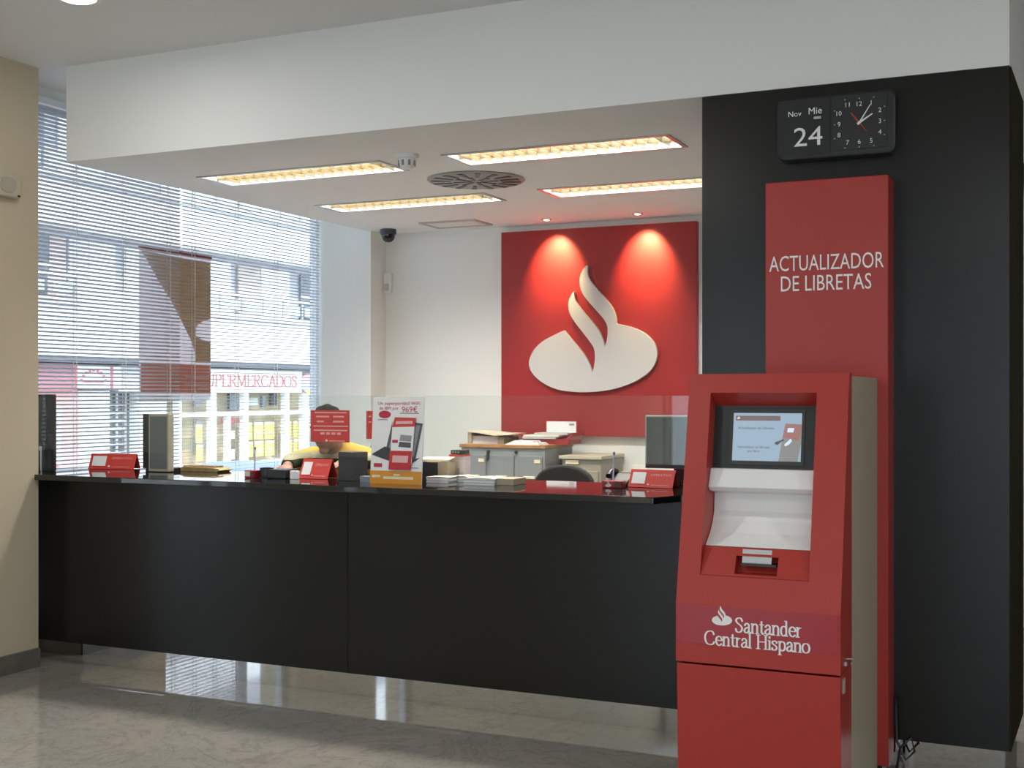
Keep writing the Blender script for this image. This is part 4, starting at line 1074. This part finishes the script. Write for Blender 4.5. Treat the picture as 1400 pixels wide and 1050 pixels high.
# black phone behind the pen stand
t = thing('telephone', 'low black desk telephone behind the pen stand near the kiosk', 'telephone', (-2.0, 5.8, Z2))
xa, xb = atY(826, 650, 5.76).x, atY(858, 650, 5.76).x
MB().px([(5.74, Z2), (5.74, Z2+.018), (5.86, Z2+.055), (5.88, Z2+.05), (5.88, Z2)], xa, xb).build('base', M['blackp'], t, bevel=.004)
MB().tube([(xa+.02, 5.77, Z2+.045), (xa+.02, 5.80, Z2+.066), (xa+.02, 5.84, Z2+.072), (xa+.02, 5.88, Z2+.062)], [.016, .011, .011, .016], 10).build('handset', M['blackp'], t, smooth=True)
B(xa+.05, xb+.0, 5.87, 5.89, Z2+.052, Z2+.064).build('note_strip', M['cream'], t)

# ================================================================== REAR FURNITURE
YCf = 8.20
t = thing('filing_cabinet', 'grey metal filing cabinet with oak top against the rear wall', 'filing cabinet', (-3.81, 8.48, 0))
cx0, cx1 = -4.149, -3.474; ct = 1.150
B(cx0, cx1, YCf, 8.74, 0, ct).build('body', M['cabg'], t, bevel=.003)
B(cx0-.012, cx1+.006, YCf-.012, 8.745, ct, ct+.024).build('top', M['wood'], t, bevel=.002)
cw = (cx1-cx0)/3
for i in range(3):
    for j in range(4):
        x0, x1 = cx0+i*cw+.016, cx0+(i+1)*cw-.016; z1 = ct-.055-j*.27; z0 = z1-.255
        d = B(x0, x1, YCf-.014, YCf-.001, z0, z1).build('drawer', mat('drawer_grey', (.23, .245, .245), .4), t, bevel=.003)
        B((x0+x1)/2-.045, (x0+x1)/2+.045, YCf-.030, YCf-.014, z0+.09, z0+.108).build('handle', mat('handle_pale', (.70, .64, .5), .3), d, bevel=.002)
        if i != 1: B(x1-.06, x1-.015, YCf-.018, YCf-.014, z1-.05, z1-.025).build('label_holder', M['cream'], d)
for i in (1, 2): MB().lathe([(.012, 0), (.012, .012), (.006, .014)], (cx0+i*cw, YCf, ct-.03), (0,-1,0), 12).build('lock', M['blackp'], t)
o = MB().tube([(cx0+cw, YCf-.018, ct-.035), (cx0+cw+.006, YCf-.024, ct-.08), (cx0+cw-.002, YCf-.022, ct-.09)], .010, 8).build('key_bunch', M['blackp'], smooth=True); tag(o, 'black key bunch hanging in the filing cabinet lock', 'keys')

zc = ct+.0242
def Cx(px, y): return atY(px, 600, y).x
# cream box file lying open
t = thing('box_file', 'cream cardboard box file lying open on the filing cabinet', 'box file', (-4.0, 8.35, zc))
x0, x1 = Cx(639.5, 8.27), Cx(688, 8.27)
B(x0, x0+.03, 8.27, 8.55, zc, zc+.085).build('spine', mat('kraft', (.40, .34, .24), .7), t)
B(x0+.03, x1-.05, 8.29, 8.55, zc, zc+.058).build('papers', mat('paper_grey', (.52, .52, .56), .8), t)
B(x1-.05, x1, 8.28, 8.55, zc, zc+.05).build('end_flap', mat('dark_kraft', (.25, .20, .14), .7), t)
MB().ext([(x0, .086), (x0+.08, .082), (x0+.22, .062), (x1+.06, .070), (x1+.06, .078), (x0+.24, .078), (x0+.1, .092), (x0, .094)], (0, 8.55, zc), RX, UZ, 0, .29).build('lid', M['cream'], t)
# papers in the middle
t = thing('paper_pile', 'loose pile of white papers between box file and red tray', 'papers', (-3.72, 8.3, zc))
x0, x1 = Cx(695, 8.26), Cx(742, 8.26)
for k in range(5):
    B(x0+.012*k, x1-.010*k-(.03 if k > 2 else 0), 8.20+.01*k, 8.375, zc+k*.006, zc+k*.006+.005).build('sheet_bundle', M['paper'], t)
# red tray with papers
t = thing('letter_tray', 'red letter tray with papers on the filing cabinet', 'letter tray', (-3.6, 8.5, zc))
x0, x1 = Cx(709, 8.36), Cx(779, 8.36)
prof = [(x0, .046), (x0+.02, .030), (x1-.03, .030), (x1-.002, .062), (x1, .085), (x1-.01, .085), (x1-.016, .066), (x1-.05, .040), (x0+.03, .040), (x0+.01, .075), (x0, .075)]
tm = MB().ext(prof, (0, 8.66, zc), RX, UZ, 0, .26)
tm.box(x0+.02, x1-.03, 8.40, 8.66, zc, zc+.030)
trr = mat('tray_red', (.36, .025, .03), .35)
tm.build('tray_body', trr, t)
B(x0+.02, x1-.12, 8.385, 8.60, zc+.0405, zc+.055).build('papers', mat('paper_blue', (.50, .53, .60), .8), t)
B(x0+.03, x1-.10, 8.38, 8.62, zc+.0555, zc+.068).build('papers', M['cream'], t)
B(x0+.09, x1-.05, 8.44, 8.64, zc+.0685, zc+.082).build('papers', mat('paper_grey', (.52, .52, .56), .8), t)
o = B(x0+.125, x1-.045, 8.60, 8.606, zc+.0825, zc+.165).build('envelope', M['paper']); tag(o, 'white envelope standing upright in the red letter tray', 'envelope')
B(x1-.10, x1-.06, 8.598, 8.60, zc+.135, zc+.15).build('stamp', mat('print_mid', (.3, .3, .32), .4), o)

# beige low unit
t = thing('low_cabinet', 'beige low cabinet with shelf tray right of the filing cabinet', 'cabinet', (-3.2, 8.5, 0))
yu = 8.30; x0, x1 = Cx(765, yu)+.02, Cx(822, yu)
zt = atY(800, 628, yu).z
B(x0, x1, yu, 8.77, 0, zt).build('body', mat('grey_beige', (.30, .28, .22), .5), t, bevel=.004)
B(x0-.02, x1+.01, yu-.02, 8.78, zt, zt+.024).build('top', mat('pale_beige', (.52, .46, .34), .5), t, bevel=.003)
B(x0+.03, x0+.13, yu-.008, yu-.0, zt-.035, zt-.008).build('paper_slot', M['cream'], t)
for k in range(3): B(x0+.02, x1-.02, yu-.012, yu, .05+k*.32, .35+k*.32).build('door', MATS['grey_beige'], t, bevel=.003)

# swivel chair
def chair(x, y, zt, label, rot, zs, back=True, group=None):
    t = thing('office_chair', label, 'chair', (x, y, 0), group)
    W2 = .20
    def rz(m): return m.rotz(rot, (x, y, 0))
    def prof_back(w, z0, z1):
        out = []
        for k in range(13):
            a = math.pi*k/12; out.append((w*math.cos(a)*(1.0), z1-.12+.12*math.sin(a)))
        return [(-w*.9, z0)] + [(w*.9, z0)] + out
    rz(MB().ext(prof_back(W2, zs+.16, zt), (x, y+.24, 0), RX, UZ, 0, .06)).build('backrest', M['fabric'], t, bevel=.015)
    rz(MB().ext(rr(.46, .44, .08, 5), (x, y, zs-.07), (1,0,0), (0,1,0), 0, .07)).build('seat', M['fabric'], t, bevel=.015)
    rz(MB().tube([(x, y+.12, zs-.08), (x, y+.30, zs-.04), (x, y+.315, zs+.12), (x, y+.30, zs+.30)], .016, 8)).build('back_bracket', M['blackp'], t, smooth=True)
    MB().tube([(x, y, .09), (x, y, zs-.07)], .025, 12).build('column', M['blackp'], t, smooth=True)
    for k in range(5):
        a = 2*math.pi*k/5+.3
        MB().tube([(x, y, .10), (x+.28*math.cos(a), y+.28*math.sin(a), .065)], [.022, .015], 8).build('base_leg', M['blackp'], t, smooth=True)
        MB().lathe([(.008, -.012), (.028, -.010), (.028, .010), (.008, .012)], (x+.28*math.cos(a), y+.28*math.sin(a), .029), (math.sin(a), -math.cos(a), 0), 12).build('castor', M['blackp'], t, smooth=True)
    return t
pc = atY(775, 640, 7.3)
chair(pc.x, 7.05, atY(775, 635, 7.3).z, 'empty dark office chair before the low beige cabinet', 0, .56)

# ================================================================== THE CLERK
def solid(mb, name, mt, parent, voxel, smooth_it=6, origin=None):
    """fuse overlapping closed shapes into one continuous skin"""
    o0 = WLOC[parent.name]
    mb.v = [v - o0 for v in mb.v]
    me = mb.data('tmp'); ob = bpy.data.objects.new('tmp', me); COL.objects.link(ob)
    rm = ob.modifiers.new('r', 'REMESH'); rm.mode = 'VOXEL'; rm.voxel_size = voxel
    sm = ob.modifiers.new('s', 'SMOOTH'); sm.iterations = smooth_it; sm.factor = .5
    dg = bpy.context.evaluated_depsgraph_get()
    out = bpy.data.meshes.new_from_object(ob.evaluated_get(dg)); bpy.data.objects.remove(ob); bpy.data.meshes.remove(me)
    out.name = name; out.materials.clear(); out.materials.append(mt); out.shade_smooth()
    o = bpy.data.objects.new(name, out); COL.objects.link(o); o.parent = parent; WLOC[o.name] = o0
    return o
def limb(m, pts, rads):
    m.tube(pts, rads, 14)
    for p, r in zip(pts, rads): m.ball(p, r, r, r, 14, 8)
PX, SEAT = -3.89, .62
cl = thing('person', 'person in yellow and dark striped sweater seated behind the glass screen', 'person', (PX, 6.36, SEAT))
V = Vector
sh_r, el_r, wr_r = V((-4.085, 6.14, 1.165)), V((-4.105, 5.94, 1.152)), V((-4.01, 5.76, 1.140))
sh_l, el_l, wr_l = V((-3.70, 6.14, 1.165)), V((-3.625, 5.97, 1.155)), V((-3.695, 5.81, 1.155))
HC = V((-3.905, 6.0, 1.345)); tiltm = Matrix.Rotation(R(16), 3, 'X')     # chin tucked in, looking down at the desk
def hp(x, y, z): return HC + tiltm @ V((x, y, z))
bm_ = MB()
# torso, neck
limb(bm_, [(PX, 6.36, .74), (PX, 6.34, .88), (PX, 6.24, 1.04), (PX, 6.16, 1.14)], [.135, .125, .14, .10])
limb(bm_, [(PX-.12, 6.15, 1.14), (PX+.12, 6.15, 1.14)], [.085, .085])
limb(bm_, [(PX, 6.14, 1.16), (-3.90, 6.06, 1.27), (-3.905, 6.03, 1.32)], [.075, .058, .056])
# head: skull, jaw, chin, nose, brow, ears
bm_.ball(hp(0, .01, .035), .076, .097, .096, 20, 14, tiltm)
bm_.ball(hp(0, -.02, -.035), .064, .075, .088, 18, 12, tiltm)
bm_.ball(hp(0, -.062, -.108), .030, .028, .024, 12, 8, tiltm)
bm_.tube([hp(0, -.088, .022), hp(0, -.108, -.028), hp(0, -.098, -.036)], [.008, .014, .013], 10)
bm_.ball(hp(0, -.100, -.031), .017, .013, .010, 10, 8, tiltm)
bm_.tube([hp(-.05, -.078, .034), hp(0, -.092, .036), hp(.05, -.078, .034)], .011, 8)
for s_ in (-1, 1): bm_.ball(hp(s_*.080, .012, -.004), .010, .022, .034, 10, 8, tiltm)
# arms and hands
def arm(sh_, el, wr, dirs, side):
    limb(bm_, [sh_, el], [.052, .042]); limb(bm_, [el, wr], [.041, .027])
    d = (wr-el).normalized(); d.z = -.12; d.normalize()
    lat = d.cross(V((0,0,1))).normalized() * side         # towards the thumb
    palm = wr + d*.048
    rot = Matrix((lat, d, lat.cross(d))).transposed()
    bm_.ball(palm, .040, .052, .017, 14, 8, rot)
    for k, (off, L) in enumerate(((.028, .074), (.010, .084), (-.009, .078), (-.026, .060))):
        a = palm + lat*off + d*.036
        b = a + d*L*.42 + V((0,0,.006)); c_ = b + d*L*.32 + V((0,0,-.010)); e = c_ + d*L*.22 + V((0,0,-.013))
        bm_.tube([a, b, c_, e], [.0092, .0088, .0082, .0068], 8)
        for q, r_ in ((a, .0092), (b, .0088), (c_, .0082), (e, .0068)): bm_.ball(q, r_, r_, r_, 8, 6)
    a = wr + d*.022 + lat*.026; b = a + lat*.028 + d*.026; c_ = b + d*.030 + lat*.006 + V((0,0,-.005))
    bm_.tube([a, b, c_], [.013, .0105, .008], 8)
    for q, r_ in ((a, .013), (b, .0105), (c_, .008)): bm_.ball(q, r_, r_, r_, 8, 6)
arm(sh_r, el_r, wr_r, None, 1); arm(sh_l, el_l, wr_l, None, -1)
# legs, feet on the foot ring
kn = [V((PX-.11, 6.02, .70)), V((PX+.11, 6.02, .70))]; hpj = [V((PX-.085, 6.34, .725)), V((PX+.085, 6.34, .725))]; an = [V((PX-.10, 6.10, .27)), V((PX+.10, 6.10, .27))]
for k in range(2):
    limb(bm_, [hpj[k], kn[k]], [.080, .056]); limb(bm_, [kn[k], an[k]], [.054, .036])
    limb(bm_, [an[k] + V((0, .03, -.05)), an[k] + V((0, -.13, -.06))], [.034, .026])
body = solid(bm_, 'body', M['skin'], cl, .0058, 4)
# sweater over torso and arms, ending at neck and wrists
sw = MB()
limb(sw, [(PX, 6.36, .76), (PX, 6.34, .88), (PX, 6.24, 1.04), (PX, 6.16, 1.14)], [.165, .158, .17, .125])
limb(sw, [(PX-.10, 6.23, 1.06), (PX+.10, 6.23, 1.06)], [.12, .12])
limb(sw, [(PX-.145, 6.15, 1.145), (PX, 6.13, 1.18), (PX+.145, 6.15, 1.145)], [.098, .10, .098])
limb(sw, [(PX, 6.14, 1.18), (-3.90, 6.10, 1.245)], [.09, .072])
for a, b, c_ in ((sh_r, el_r, wr_r), (sh_l, el_l, wr_l)):
    limb(sw, [a, b], [.074, .056]); sw.tube([b, b.lerp(c_, .88)], [.055, .040], 14); sw.ball(b, .055, .055, .055)
solid(sw, 'sweater', KNIT, cl, .009, 8)
tr = MB()
limb(tr, [(PX, 6.36, .79), (PX, 6.35, .83)], [.165, .16])
for k in range(2):
    limb(tr, [hpj[k], kn[k]], [.096, .070]); tr.ball(kn[k], .068, .068, .068); tr.tube([kn[k], an[k] + V((0,0,.02))], [.068, .052], 14)
solid(tr, 'trousers', M['trousers'], cl, .011, 8)
for k in range(2):
    m = MB(); limb(m, [an[k] + V((0, .04, -.055)), an[k] + V((0, -.06, -.06)), an[k] + V((0, -.15, -.066))], [.043, .042, .034])
    solid(m, 'shoe', M['blackp'], cl, .009, 4)
# hair: short cap, swept off the face
hm = MB().ball((0, 0, 0), 1, 1, 1, 28, 18)
for i, v in enumerate(hm.v):
    face = v.y < -.25 and v.z < .52 - .1*abs(v.x)
    low = v.z < -.42
    k = .90 if (face or low) else 1.0 + .03*math.sin(9*v.x+5*v.y)
    hm.v[i] = hp(0, .016, .038) + tiltm @ V((v.x*.086*k, v.y*.106*k, v.z*.103*k))
hm.build('hair', M['hair'], cl, smooth=80)
for s_ in (-1, 1):
    MB().ball(hp(s_*.032, -.080, .012), .0125, .010, .0095, 12, 8).build('eye', mat('eye_white', (.75, .73, .70), .2), cl, smooth=True)
    e_ = MB().ball(hp(s_*.032, -.0885, .009), .0055, .004, .0055, 10, 6).build('iris', M['hair'], cl, smooth=True)
    MB().tube([hp(s_*.014, -.098, .036), hp(s_*.032, -.096, .042), hp(s_*.052, -.082, .036)], [.004, .005, .003], 8).build('eyebrow', M['hair'], cl, smooth=True)
MB().tube([hp(-.026, -.083, -.068), hp(-.010, -.0945, -.064), hp(0, -.0955, -.066), hp(.010, -.0945, -.064), hp(.026, -.083, -.068)], [.003, .0058, .005, .0058, .003], 8).build('lips', mat('lips', (.30, .11, .09), .5), cl, smooth=True)
ch = chair(PX, 6.36, 1.02, 'dark office stool chair under the seated clerk', 0, SEAT)
ring = []
for k in range(25):
    a = 2*math.pi*k/24; ring.append((PX+.24*math.cos(a), 6.36-.06+.24*math.sin(a), .175))
m = MB().tube(ring, .011, 8, caps=False); m.box(PX-.24, PX+.24, 6.29, 6.31, .168, .182)
m.build('foot_ring', M['satin'], ch, smooth=True)

# ================================================================== FAR RIGHT, BEHIND THE PILLAR
t = thing('side_desk', 'dark desk with red edge in the dim space behind the pillar', 'desk', (.3, 7.6, 0))
B(-.16, 1.2, 7.2, 7.9, .93, .955).build('desk_top', M['granite'], t)
B(-.14, 1.18, 7.22, 7.26, .05, .93).build('front_panel', mat('dark_olive', (.03, .03, .018), .5), t)
for x in (-.14, 1.14): B(x, x+.04, 7.27, 7.88, 0, .93).build('side_panel', MATS['dark_olive'], t)
B(-.15, 1.19, 7.195, 7.2, .935, .99).build('red_edge', M['redsign'], t)
o = B(-.10, .12, 7.35, 7.55, .9555, 1.03).build('folder_pile', M['cream'], bevel=.003); tag(o, 'cream folders lying on the dim desk behind the pillar', 'folders')
